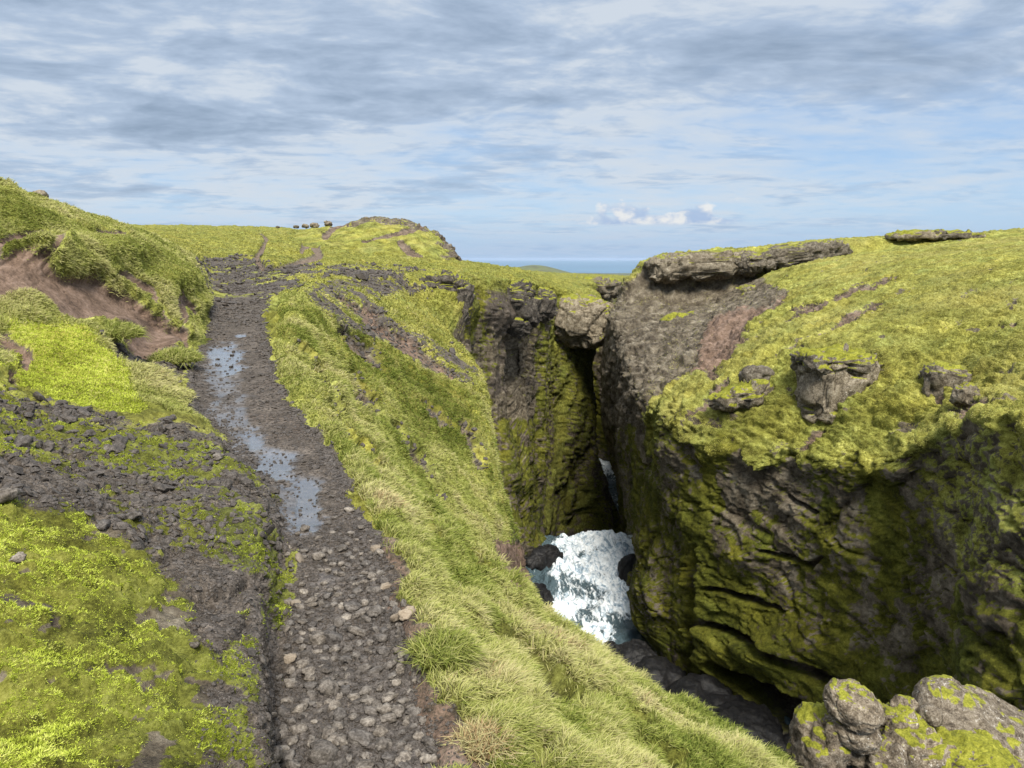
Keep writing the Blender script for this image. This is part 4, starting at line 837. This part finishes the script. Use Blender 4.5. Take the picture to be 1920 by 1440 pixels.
# spur of rock below the rim, lower right
SPUR = 11.0
rock('rock_pinnacle', 'brown rock pinnacle rising from the gorge under the lichen boulder', 'rock pinnacle', np.array(U(1720, 1440, SPUR + 1.2)) + np.array([.4, 0, -11.6]), (6.2, 4.6, 23), 51, M_ROCKN, (0, 0, 0), 6, .05, box=.6, blocks=.07, bfreq=1.6, rough_=.05, layers=.03)
rock('mossy_boulder', 'moss-topped rock at the left end of the spur below the rim', 'boulder', U(1537, 1398, SPUR), (.75, 1.0, 1.2), 52, M_ROCKN, (0, 8, 10), 5, .42, box=.85, blocks=.16)
rock('boulder', 'large cracked grey lichen boulder perched on the spur at lower right', 'boulder', U(1600, 1322, SPUR - .3), (.84, .85, .52), 53, M_ROCKN, (8, 20, -8), 6, .03, box=.9, blocks=.05, rough_=.05, layers=.10)
rock('boulder', 'lower half of the split lichen boulder on the spur', 'boulder', U(1598, 1368, SPUR - .25), (.80, .8, .50), 54, M_ROCKN, (0, 24, 10), 6, .02, box=.9, blocks=.06, rough_=.05, layers=.10)
rock('boulder', 'small reddish rock left of the round pale one on the spur', 'boulder', U(1690, 1358, SPUR + .1), (.80, .8, .62), 55, M_ROCKN, (0, 5, 0), 5, .18, blocks=.22)
rock('boulder', 'small pale round boulder wedged beside the big sloping slab', 'boulder', U(1745, 1342, SPUR), (.36, .36, .32), 56, M_ROCKN, (0, 5, 0), 4, 0, box=.9, blocks=.1)
rock('boulder', 'brown rock in the middle of the spur under the pale round boulder', 'boulder', U(1715, 1405, SPUR - .2), (.9, .9, .7), 57, M_ROCKN, (10, 0, 30), 5, .2, blocks=.22)
rock('boulder', 'angular brown rock at the foot of the split lichen boulder', 'boulder', U(1640, 1425, SPUR - .3), (.8, .8, .6), 58, M_ROCKN, (10, 20, 50), 5, .1, blocks=.24)
rock('rock_slab', 'long pale grey slab sloping down to the right edge', 'rock slab', U(1885, 1395, SPUR + .5), (3.1, 1.7, .80), 59, M_ROCKN, (18, 25, 0), 6, .05, box=.7, blocks=.05, bfreq=1.3, rough_=.035, layers=.07)
rock('mossy_boulder', 'rock buried in yellow-green moss below the sloping slab', 'boulder', U(1800, 1440, SPUR - .3), (1.7, 1.2, .9), 60, M_ROCKN, (0, 10, 0), 6, .62, box=.8, blocks=.14)
# wet rocks in the gorge bottom
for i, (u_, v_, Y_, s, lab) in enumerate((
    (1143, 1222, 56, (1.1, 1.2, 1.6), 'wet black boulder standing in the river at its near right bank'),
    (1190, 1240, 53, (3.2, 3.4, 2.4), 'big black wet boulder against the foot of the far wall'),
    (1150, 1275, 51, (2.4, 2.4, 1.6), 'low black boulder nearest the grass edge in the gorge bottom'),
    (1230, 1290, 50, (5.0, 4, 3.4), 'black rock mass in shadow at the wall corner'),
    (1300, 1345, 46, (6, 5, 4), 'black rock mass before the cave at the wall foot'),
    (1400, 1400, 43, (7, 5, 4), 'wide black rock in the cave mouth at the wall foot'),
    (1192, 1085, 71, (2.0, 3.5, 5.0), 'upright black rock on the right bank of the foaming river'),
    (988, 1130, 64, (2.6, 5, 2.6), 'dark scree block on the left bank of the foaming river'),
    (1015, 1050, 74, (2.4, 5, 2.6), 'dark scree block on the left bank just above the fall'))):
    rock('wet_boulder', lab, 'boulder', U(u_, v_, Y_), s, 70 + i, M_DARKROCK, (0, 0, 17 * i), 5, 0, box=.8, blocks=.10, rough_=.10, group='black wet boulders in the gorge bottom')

# ------------------------------------------------------------------ scattering
def pick(S, wgt, n, seed):
    r = np.random.default_rng(seed)
    u, v = S['u'], S['v']
    ar = np.abs((u[:-1, 1:] - u[:-1, :-1]) * (v[1:, :-1] - v[:-1, :-1]) - (v[:-1, 1:] - v[:-1, :-1]) * (u[1:, :-1] - u[:-1, :-1]))
    inside = (u > -60) & (u < 1980) & (v > 250) & (v < 1500)
    w_ = (wgt * inside)[:-1, :-1] * np.minimum(ar, 30)
    # only ground that faces the viewer's side
    to = -S['P'] / np.linalg.norm(S['P'], axis=2, keepdims=True)
    w_ = w_ * ((S['n'] * to).sum(2)[:-1, :-1] > -.05)
    cum = np.cumsum(w_.ravel()); k = np.searchsorted(cum, r.random(n) * cum[-1]); k = np.minimum(k, len(cum) - 1)
    i, j = np.divmod(k, w_.shape[1]); s, t = r.random(n)[:, None], r.random(n)[:, None]
    P = S['P']; Q = P[i, j] * (1 - s) * (1 - t) + P[i, j + 1] * s * (1 - t) + P[i + 1, j] * (1 - s) * t + P[i + 1, j + 1] * s * t
    return Q, S['n'][i, j], i, j, r
def grass_material(name, cols):
    m = bpy.data.materials.new(name); m.use_nodes = True; m.node_tree.nodes.clear(); k = NT(m.node_tree)
    t = k.attr('tint'); h = k.attr('h')
    c = k.ramp(t, cols)
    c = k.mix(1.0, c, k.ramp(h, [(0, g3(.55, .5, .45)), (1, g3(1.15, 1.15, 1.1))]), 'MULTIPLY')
    a = k.new('ShaderNodeBsdfDiffuse'); b = k.new('ShaderNodeBsdfTranslucent'); k.put(a.inputs[0], c); k.put(b.inputs[0], c)
    mx = k.new('ShaderNodeMixShader'); mx.inputs[0].default_value = .3; k.l.new(a.outputs[0], mx.inputs[1]); k.l.new(b.outputs[0], mx.inputs[2])
    o = k.new('ShaderNodeOutputMaterial'); k.l.new(mx.outputs[0], o.inputs[0]); return m
M_GRASS = grass_material('grass_blades', [(0, g3(.09, .13, .025)), (.3, g3(.26, .30, .07)), (.55, g3(.45, .45, .18)), (.8, g3(.52, .48, .27)), (1, g3(.36, .25, .14))])
M_MOSS = grass_material('moss_sprigs', [(0, g3(.11, .14, .016)), (.4, g3(.33, .39, .05)), (.75, g3(.56, .65, .11)), (1, g3(.72, .74, .24))])
def blades(P, N, Ln, Wd, tint, r, droop=.5, lean=(0.25, 0, 0), spread=.6):
    n = len(P)
    up = N * .45 + np.array([0, 0, .75]) + np.array(lean) + r.normal(size=(n, 3)) * spread * .5
    up /= np.linalg.norm(up, axis=1, keepdims=True)
    side = r.normal(size=(n, 3)); side -= up * (side * up).sum(1, keepdims=True); side /= np.linalg.norm(side, axis=1, keepdims=True)
    fall = np.cross(side, up) * np.sign(r.random(n) - .3)[:, None] + np.array(lean) * .8
    L_, W_ = Ln[:, None], Wd[:, None]
    a = P - N * .01; b = a + up * L_ * .55 + fall * L_ * .10 * droop; c = a + up * L_ * .88 + fall * L_ * .45 * droop - np.array([0, 0, 1]) * L_ * .15 * droop
    V = np.stack([a - side * W_ * .5, a + side * W_ * .5, b - side * W_ * .38, b + side * W_ * .38, c], 1).reshape(-1, 3)
    b0 = (np.arange(n) * 5)[:, None, None]
    Fc = (b0 + np.array([[0, 1, 3], [0, 3, 2], [2, 3, 4]])[None]).reshape(-1, 3)
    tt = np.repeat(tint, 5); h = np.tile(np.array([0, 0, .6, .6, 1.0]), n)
    return V, Fc, tt, h
def blade_obj(name, parts, mat, label=None, **kw):
    V, Fc, T, H = [], [], [], []; o = 0
    for v, f, t, h in parts: V.append(v); Fc.append(f + o); T.append(t); H.append(h); o += len(v)
    me = mesh_np(name, np.concatenate(V), np.concatenate(Fc), mat, dict(tint=np.concatenate(T), h=np.concatenate(H)))
    return link(name, me, label, **kw)
def build_grass():
    S = LAND; d = S['d']; c = S['c']
    nog = (1 - S['path']) * (1 - S['soil']) * (1 - S['dirt'] * .93) * (1 - S['cuts'] * .9) * (1 - S['gap']) * (1 - S['scree'] * .9)
    parts = []
    # long grass of the slope
    w1 = nog * S['moss'] * (c > 6.3) * (c < 10.9) * (d < 13) * (1 - S['bright'].clip(0, 1) * .6)
    w1 = w1 * (1 - sm(S['cuts'], .05, .3))
    P, N, i, j, r = pick(S, w1, 250000, 1)
    dd = d[i, j]; st = S['straw'][i, j]; gr = S['green'][i, j]
    cl = fbm(P.astype(np.float32), 2.2, 3, .5, 8); tall = sm(cl, -.3, .4)
    Ln = (.035 + .075 * tall) * r.uniform(.6, 1.5, len(P)); Wd = .0022 + .00075 * dd * r.uniform(.7, 1.3, len(P))
    dry = fbm(P.astype(np.float32), .8, 4, .6, 81)
    tint = np.clip(.40 + st * .45 - gr * .30 + cl * .30 + sm(dry, .05, .4) * .35 + r.normal(size=len(P)) * .12, 0, 1)
    parts.append(blades(P, N, Ln, Wd, tint, r, .9, (.30, 0, -.15)))
    # slope further on, shorter looking and mossier
    w2 = nog * S['moss'] * (1 - sm(S['cuts'], .05, .3)) * (c > 6.3) * (c < 11.2) * (d >= 11) * (d < 42)
    P, N, i, j, r = pick(S, w2, 120000, 2); dd = d[i, j]
    cl = fbm(P.astype(np.float32), .9, 3, .5, 8)
    tint = np.clip(.40 + S['straw'][i, j] * .4 - S['green'][i, j] * .33 + cl * .2 + r.normal(size=len(P)) * .1, 0, 1)
    parts.append(blades(P, N, (.05 + .07 * sm(cl, -.3, .4)) * r.uniform(.6, 1.5, len(P)), .0022 + .0008 * dd, tint, r, 1.0, (.35, 0, -.2)))
    # the bank on the left
    w3 = nog * S['moss'] * (c < 3.6) * (d > 7.5) * (d < 40) * (1 - S['bright'].clip(0, 1))
    P, N, i, j, r = pick(S, w3, 110000, 3); dd = d[i, j]
    cl = fbm(P.astype(np.float32), .9, 3, .5, 8)
    tint = np.clip(.46 + S['straw'][i, j] * .5 - S['green'][i, j] * .22 + cl * .35 + r.normal(size=len(P)) * .1, 0, 1)
    parts.append(blades(P, N, (.035 + .06 * sm(cl, -.3, .4)) * r.uniform(.6, 1.5, len(P)), .002 + .0008 * dd, tint, r, 1.0, (.30, -.1, -.2)))
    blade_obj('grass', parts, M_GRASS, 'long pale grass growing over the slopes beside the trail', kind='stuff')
    # moss cushions close by
    w4 = S['moss'] * (c < 4.2) * (d < 6.5) * (1 - S['path'])
    P, N, i, j, r = pick(S, w4, 450000, 4); dd = d[i, j]
    cl = fbm(P.astype(np.float32), 4.0, 4, .6, 18); b_ = S['bright'][i, j].clip(0, 1)
    cf = fbm(P.astype(np.float32), 22.0, 3, .6, 19)
    tint = np.clip(.26 + .30 * b_ + cl * .40 + cf * .65 + r.normal(size=len(P)) * .12, 0, 1)
    a1 = blades(P, N, (.009 + .010 * sm(cl, -.3, .4)) * r.uniform(.6, 1.5, len(P)), .0014 + .0008 * dd, tint, r, .6, (0, 0, 0), 1.3)
    w5 = S['moss'] * (c < 4.2) * (d >= 6) * (d < 16) * (S['bright'] > .3)
    P, N, i, j, r = pick(S, w5, 40000, 5); dd = d[i, j]
    cl = fbm(P.astype(np.float32), 3.0, 4, .6, 18)
    a2 = blades(P, N, .03 * r.uniform(.6, 1.5, len(P)), .002 + .0010 * dd, np.clip(.55 + cl * .5 + r.normal(size=len(P)) * .12, 0, 1), r, .6, (0, 0, 0), 1.3)
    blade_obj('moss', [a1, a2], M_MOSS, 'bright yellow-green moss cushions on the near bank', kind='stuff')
build_grass()
def build_far_moss():
    S = RIGHT; w_ = S['moss'] * (1 - S['wall']) * (S['d'] < 125)
    P, N, i, j, r = pick(S, w_, 230000, 31); dd = S['d'][i, j]
    cl = fbm(P.astype(np.float32), .35, 4, .6, 8); c2 = fbm(P.astype(np.float32), .09, 4, .6, 28)
    tint = np.clip(.50 + cl * .40 + c2 * .55 + r.normal(size=len(P)) * .14, 0, 1)
    blade_obj('moss', [blades(P, N, .075 * r.uniform(.5, 1.4, len(P)), .006 + .0006 * dd, tint, r, 1.0, (-.2, -.1, -.1), .9)], M_FARMOSS, 'soft yellow moss and short grass over the tableland across the gorge', kind='stuff')
    S = LAND; w_ = S['moss'] * S['land'] * (S['d'] > 32) * (S['d'] < 140)
    P, N, i, j, r = pick(S, w_, 60000, 32); dd = S['d'][i, j]
    cl = fbm(P.astype(np.float32), .35, 4, .6, 8)
    blade_obj('grass', [blades(P, N, .13 * r.uniform(.5, 1.4, len(P)), .012 + .0007 * dd, np.clip(.40 + cl * .6 + r.normal(size=len(P)) * .12, 0, 1), r, 1.0, (.2, 0, -.1), .9)], M_FARMOSS, 'short grass over the plateau beyond the trail', kind='stuff')
M_FARMOSS = grass_material('pale_moss', [(0, g3(.085, .100, .022)), (.35, g3(.265, .272, .062)), (.6, g3(.48, .468, .14)), (1, g3(.60, .57, .24))])
build_far_moss()

# tussocks one can tell apart
def tussock(u_, v_, rad, n, ln, label, tint, seed, group=None):
    p, nn = look(LAND, u_, v_)
    r = np.random.default_rng(seed)
    a = r.uniform(0, 2 * math.pi, n); q = np.sqrt(r.random(n)) * rad
    off = np.stack([np.cos(a) * q, np.sin(a) * q, -(q ** 2) / rad * .35], 1)
    out = off / rad; N = out * .9 + np.array([0, 0, 1.0]); N /= np.linalg.norm(N, axis=1, keepdims=True)
    P = off + np.array([0, 0, rad * .28])
    dist = np.linalg.norm(p)
    V, Fc, T, H = blades(P, N, ln * r.uniform(.6, 1.4, n), np.full(n, .002 + .0007 * dist), np.clip(tint + r.normal(size=n) * .13, 0, 1), r, 1.1, (.15, 0, -.1), .9)
    o = link('grass_tussock', mesh_np('grass_tussock', V, Fc, M_GRASS, dict(tint=T, h=H)), label, 'grass tussock', group=group)
    o.location = p
for k_, a_ in enumerate(((832, 1228, .11, 2600, .10, 'bright green grass tussock hanging over the right edge of the stony path', .32),
        (905, 1400, .09, 1500, .08, 'straw-coloured tussock with bare roots at the bottom of the path edge', .85),
        (215, 628, .36, 3000, .15, 'shaggy round tussock alone in the middle of the red soil bank', .35),
        (330, 672, .32, 3000, .15, 'tussock nearest the puddles at the foot of the soil bank', .38),
        (765, 1010, .10, 1800, .09, 'tussock of yellow-green grass where the stony path begins', .45))):
    tussock(*a_, 300 + k_)

# stones
VAR = {s: [] for s in (1, 2, 3)}
for s_ in VAR:
    for k_ in range(10):
        V, Fc = rock_shape(s_, k_ + 3, box=.8, blocks=.26, bfreq=1.1, rough_=.10 if s_ > 1 else .2)
        VAR[s_].append((V / np.abs(V).max(), Fc))
STONE_ME = []
for k_ in range(10):
    V, Fc = VAR[3][k_]
    STONE_ME.append(mesh_np('path_stone', V, Fc, M_STONE))
PALE_ME = [mesh_np('path_stone', V, Fc, M_PALE) for V, Fc in VAR[3][:3]]
def stone(p, n, size, label, group, k, me=None, flat=.6, rz=None, name='path_stone', cat='stone'):
    o = bpy.data.objects.new(name, (me or STONE_ME)[k % len(me or STONE_ME)]); COL.objects.link(o)
    s = size / 2
    o.scale = (s * random.uniform(.95, 1.2), s * random.uniform(.75, .95), s * flat)
    q = Vector(n).to_track_quat('Z', 'Y').to_euler(); o.rotation_euler = (q.x + random.uniform(-.25, .25), q.y + random.uniform(-.25, .25), random.uniform(0, 6.28) if rz is None else rz)
    o.location = Vector(p) + Vector(n) * s * flat * .45
    o['label'] = label; o['category'] = cat
    if group: o['group'] = group
    return o
taken = []
NAMED = [(600, 1420, 62, 'largest stone on the path, a round brown one at the bottom edge', 0), (676, 1388, 52, 'flat pale brown oval stone at the bottom of the path', 1), (610, 1296, 46, 'dark rounded stone standing alone in the middle of the stony path', 0),
    (628, 1395, 44, 'dark brown stone between the largest round one and the flat oval one', 0), (765, 1152, 36, 'pointed pale stone standing at the grass edge of the path', 2), (744, 1162, 32, 'flat tan stone leaning beside the pointed pale stone', 2),
    (722, 1102, 26, 'round tan stone in the dirt at the right side of the path', 2), (551, 1132, 22, 'small cream stone at the left foot of the bank', 2), (561, 1048, 26, 'cream flat stone where the wet trail turns stony', 2),
    (748, 1186, 24, 'grey stone just below the flat tan one', 1), (728, 1310, 38, 'long oblong stone at the right side of the path', 1), (704, 1258, 30, 'squarish grey stone right of the path centre', 1),
    (684, 1298, 28, 'blue-grey flat stone beside the dark rounded one', 0), (563, 1330, 28, 'blue-grey wedge stone at the left side of the path', 0), (545, 1236, 26, 'pale stone at the foot of the left bank below the mossy edge', 2),
    (668, 1186, 44, 'broad flat slab tilted in the middle of the stony path', 1), (594, 1202, 40, 'brown split stone left of the broad tilted slab', 0), (620, 1198, 38, 'brown angular stone between the split one and the slab', 0),
    (660, 1140, 40, 'long thin slab lying across the upper stony path', 1), (705, 1150, 34, 'dark flat stone below the long thin slab', 0), (566, 1250, 32, 'brown round stone near the left bank', 0), (600, 1046, 28, 'brown stone in the top row of the stony path', 0), (640, 1030, 24, 'rounded brown stone highest in the stony path', 0),
    (700, 1030, 22, 'pale chip lying on the dirt edge at the top of the stones', 2), (583, 1290, 26, 'dark chunk left of the lone dark rounded stone', 0), (560, 1372, 36, 'pinkish flat stone at lower left of the path', 0)]
for k_, (u_, v_, sz, lab, m_) in enumerate(NAMED):
    p, n_ = look(LAND, u_, v_); D_ = np.linalg.norm(p)
    stone(p, n_, sz / F * D_ * 1.05, lab, None, k_, PALE_ME if m_ == 2 else None, .62 if m_ != 1 else .42); taken.append((p, sz / F * D_ * .5))
for u_, v_, sz, lab, k_ in ((14, 938, 46, 'reddish block lying on gravel at the left picture edge', 4), (492, 1238, 26, 'blue-grey block set in the mossy bank beside the path', 5), (366, 1210, 22, 'pale grey stone embedded in the rock beside the moss carpet', 6), (195, 988, 30, 'grey stone at the upper edge of the moss carpet', 7), (250, 968, 30, 'dark flat stone among the rubble of the left bank', 8), (40, 832, 36, 'dark humped stone on the gravel shelf at left', 1), (205, 842, 22, 'small dark stone alone on the gravel shelf', 2), (410, 858, 24, 'dark stone at the outer edge of the wet trail', 3), (318, 978, 26, 'square dark stone in the mossy rubble right of centre of the bank', 0), (35, 1050, 24, 'half-buried grey stone inside the moss carpet', 2),(660, 1118, 16, 'small brown stone on top of the stony path', 2)):
    p, n_ = look(LAND, u_, v_); D_ = np.linalg.norm(p)
    stone(p, n_, sz / F * D_, lab, None, k_, None, .55); taken.append((p, sz / F * D_ * .5))
S_ = LAND
wst = S_['core'] * (S_['d'] < 8) * sm(S_['v'], 900, 1080) * (1 - S_['wet'] * .8)
P_, N_, i_, j_, r_ = pick(S_, wst, 2400, 11)
sz_ = np.exp(r_.normal(math.log(.025), .55, len(P_))).clip(.014, .07); order = np.argsort(-sz_); cnt = 0
for q in order:
    if cnt >= 255: break
    p = P_[q]; rad = sz_[q] * .5
    if any(np.linalg.norm(p - t[0]) < (rad + t[1]) * .72 for t in taken): continue
    stone(p, N_[q], sz_[q], 'loose brown-grey stone among many others on the stony path', 'loose stones on the stony path', int(q), None, random.uniform(.45, .75)); taken.append((p, rad)); cnt += 1
def gravel_mesh(name, sets, mat, label):
    Vs, Fs, o = [], [], 0
    for P, N, size, sub, flat, r in sets:
        n = len(P); kk = r.integers(0, 10, n)
        a = r.uniform(0, 2 * math.pi, n)
        t1 = np.stack([np.cos(a), np.sin(a), np.zeros(n)], 1); N = N + r.normal(size=(n, 3)) * .25; N /= np.linalg.norm(N, axis=1, keepdims=True)
        t1 -= N * (t1 * N).sum(1, keepdims=True); t1 /= np.linalg.norm(t1, axis=1, keepdims=True); t2 = np.cross(N, t1)
        for k in range(10):
            m = kk == k
            V, Fc = VAR[sub][k]; s = size[m][:, None, None] * .5; f = flat[m][:, None, None]
            W_ = P[m][:, None] + (V[None, :, 0:1] * t1[m][:, None] * 1.1 + V[None, :, 1:2] * t2[m][:, None] * .85 + V[None, :, 2:3] * N[m][:, None] * f) * s + N[m][:, None] * s * f * .3
            Vs.append(W_.reshape(-1, 3)); Fs.append((Fc[None] + (np.arange(m.sum()) * len(V))[:, None, None]).reshape(-1, 3) + o); o += m.sum() * len(V)
    link(name, mesh_np(name, np.concatenate(Vs), np.concatenate(Fs), mat, smooth=False), label, kind='stuff')
def build_gravel():
    S = LAND; d = S['d']; sets = []
    dryp = S['path'] * (1 - sm(S['wet'], .35, .6))
    w1 = dryp * (.25 + S['core']) * (d < 6) * (S['v'] > 980)
    P, N, i, j, r = pick(S, w1, 4200, 21)
    sets.append((P, N, np.exp(r.normal(math.log(.018), .4, len(P))).clip(.008, .04), 2, r.uniform(.4, .8, len(P)), r))
    P, N, i, j, r = pick(S, w1 + S['dirt'] * (d < 6) * .12, 13000, 22)
    sets.append((P, N, np.exp(r.normal(math.log(.0105), .35, len(P))).clip(.005, .02), 1, r.uniform(.4, .8, len(P)), r))
    # stony shoulders of the trail farther on
    w2 = S['path'] * (1 - S['core'] * .88) * (d > 4.5) * (d < 26) * (1 - S['wet'] * .9)
    P, N, i, j, r = pick(S, w2, 9000, 23); dd = d[i, j]
    sets.append((P, N, np.exp(r.normal(math.log(.0034), .38, len(P))) * dd.clip(3, 14), 1, r.uniform(.2, .6, len(P)), r))
    # rubble on the left bank
    w3 = S['rub'] * (1 - S['moss'] * .8) * (d < 14)
    P, N, i, j, r = pick(S, w3, 9000, 24); dd = d[i, j]
    sets.append((P, N, np.exp(r.normal(math.log(.0031), .5, len(P))) * dd.clip(2.5, 12), 1, r.uniform(.25, .7, len(P)), r))
    P, N, i, j, r = pick(S, w3 * (S['v'] < 1030), 700, 25); dd = d[i, j]
    sets.append((P, N, np.exp(r.normal(math.log(.011), .35, len(P))) * dd.clip(2.5, 12), 2, r.uniform(.3, .6, len(P)), r))
    w4 = np.maximum(S['scree'], S['cuts']) * (d > 9) * (d < 45) + S['gap'] * 2
    P, N, i, j, r = pick(S, w4, 3500, 26); dd = d[i, j]
    sets.append((P, N, np.exp(r.normal(math.log(.0048), .4, len(P))) * dd.clip(3, 40), 1, r.uniform(.3, .7, len(P)), r))
    P, N, i, j, r = pick(S, S['wash'] + S['path'] * (d > 18), 3500, 27); dd = d[i, j]
    sets.append((P, N, np.exp(r.normal(math.log(.0032), .5, len(P))) * dd.clip(3, 60), 1, r.uniform(.3, .8, len(P)), r))
    gravel_mesh('gravel', sets, M_GRAVEL, 'dark broken gravel and chips over the trail and left bank')
build_gravel()

# ------------------------------------------------------------------ the air
def build_haze():
    X, Y0, Y1, Z0, Z1 = 95000.0, -3000.0, 95000.0, -262.0, 60.0
    V = np.array([(x, y, z) for x in (-X, X) for y in (Y0, Y1) for z in (Z0, Z1)])
    Fq = [(0, 1, 3, 2), (4, 6, 7, 5), (0, 4, 5, 1), (2, 3, 7, 6), (0, 2, 6, 4), (1, 5, 7, 3)]
    m = bpy.data.materials.new('haze'); m.use_nodes = True; m.node_tree.nodes.clear(); k = NT(m.node_tree)
    v = k.new('ShaderNodeVolumePrincipled'); v.inputs['Color'].default_value = (.60, .76, 1, 1); v.inputs['Density'].default_value = 1.0e-5
    o = k.new('ShaderNodeOutputMaterial'); k.l.new(v.outputs[0], o.inputs['Volume'])
    link('haze', mesh_np('haze', V, Fq, m, smooth=False), 'thin sea haze', kind='stuff')
build_haze()
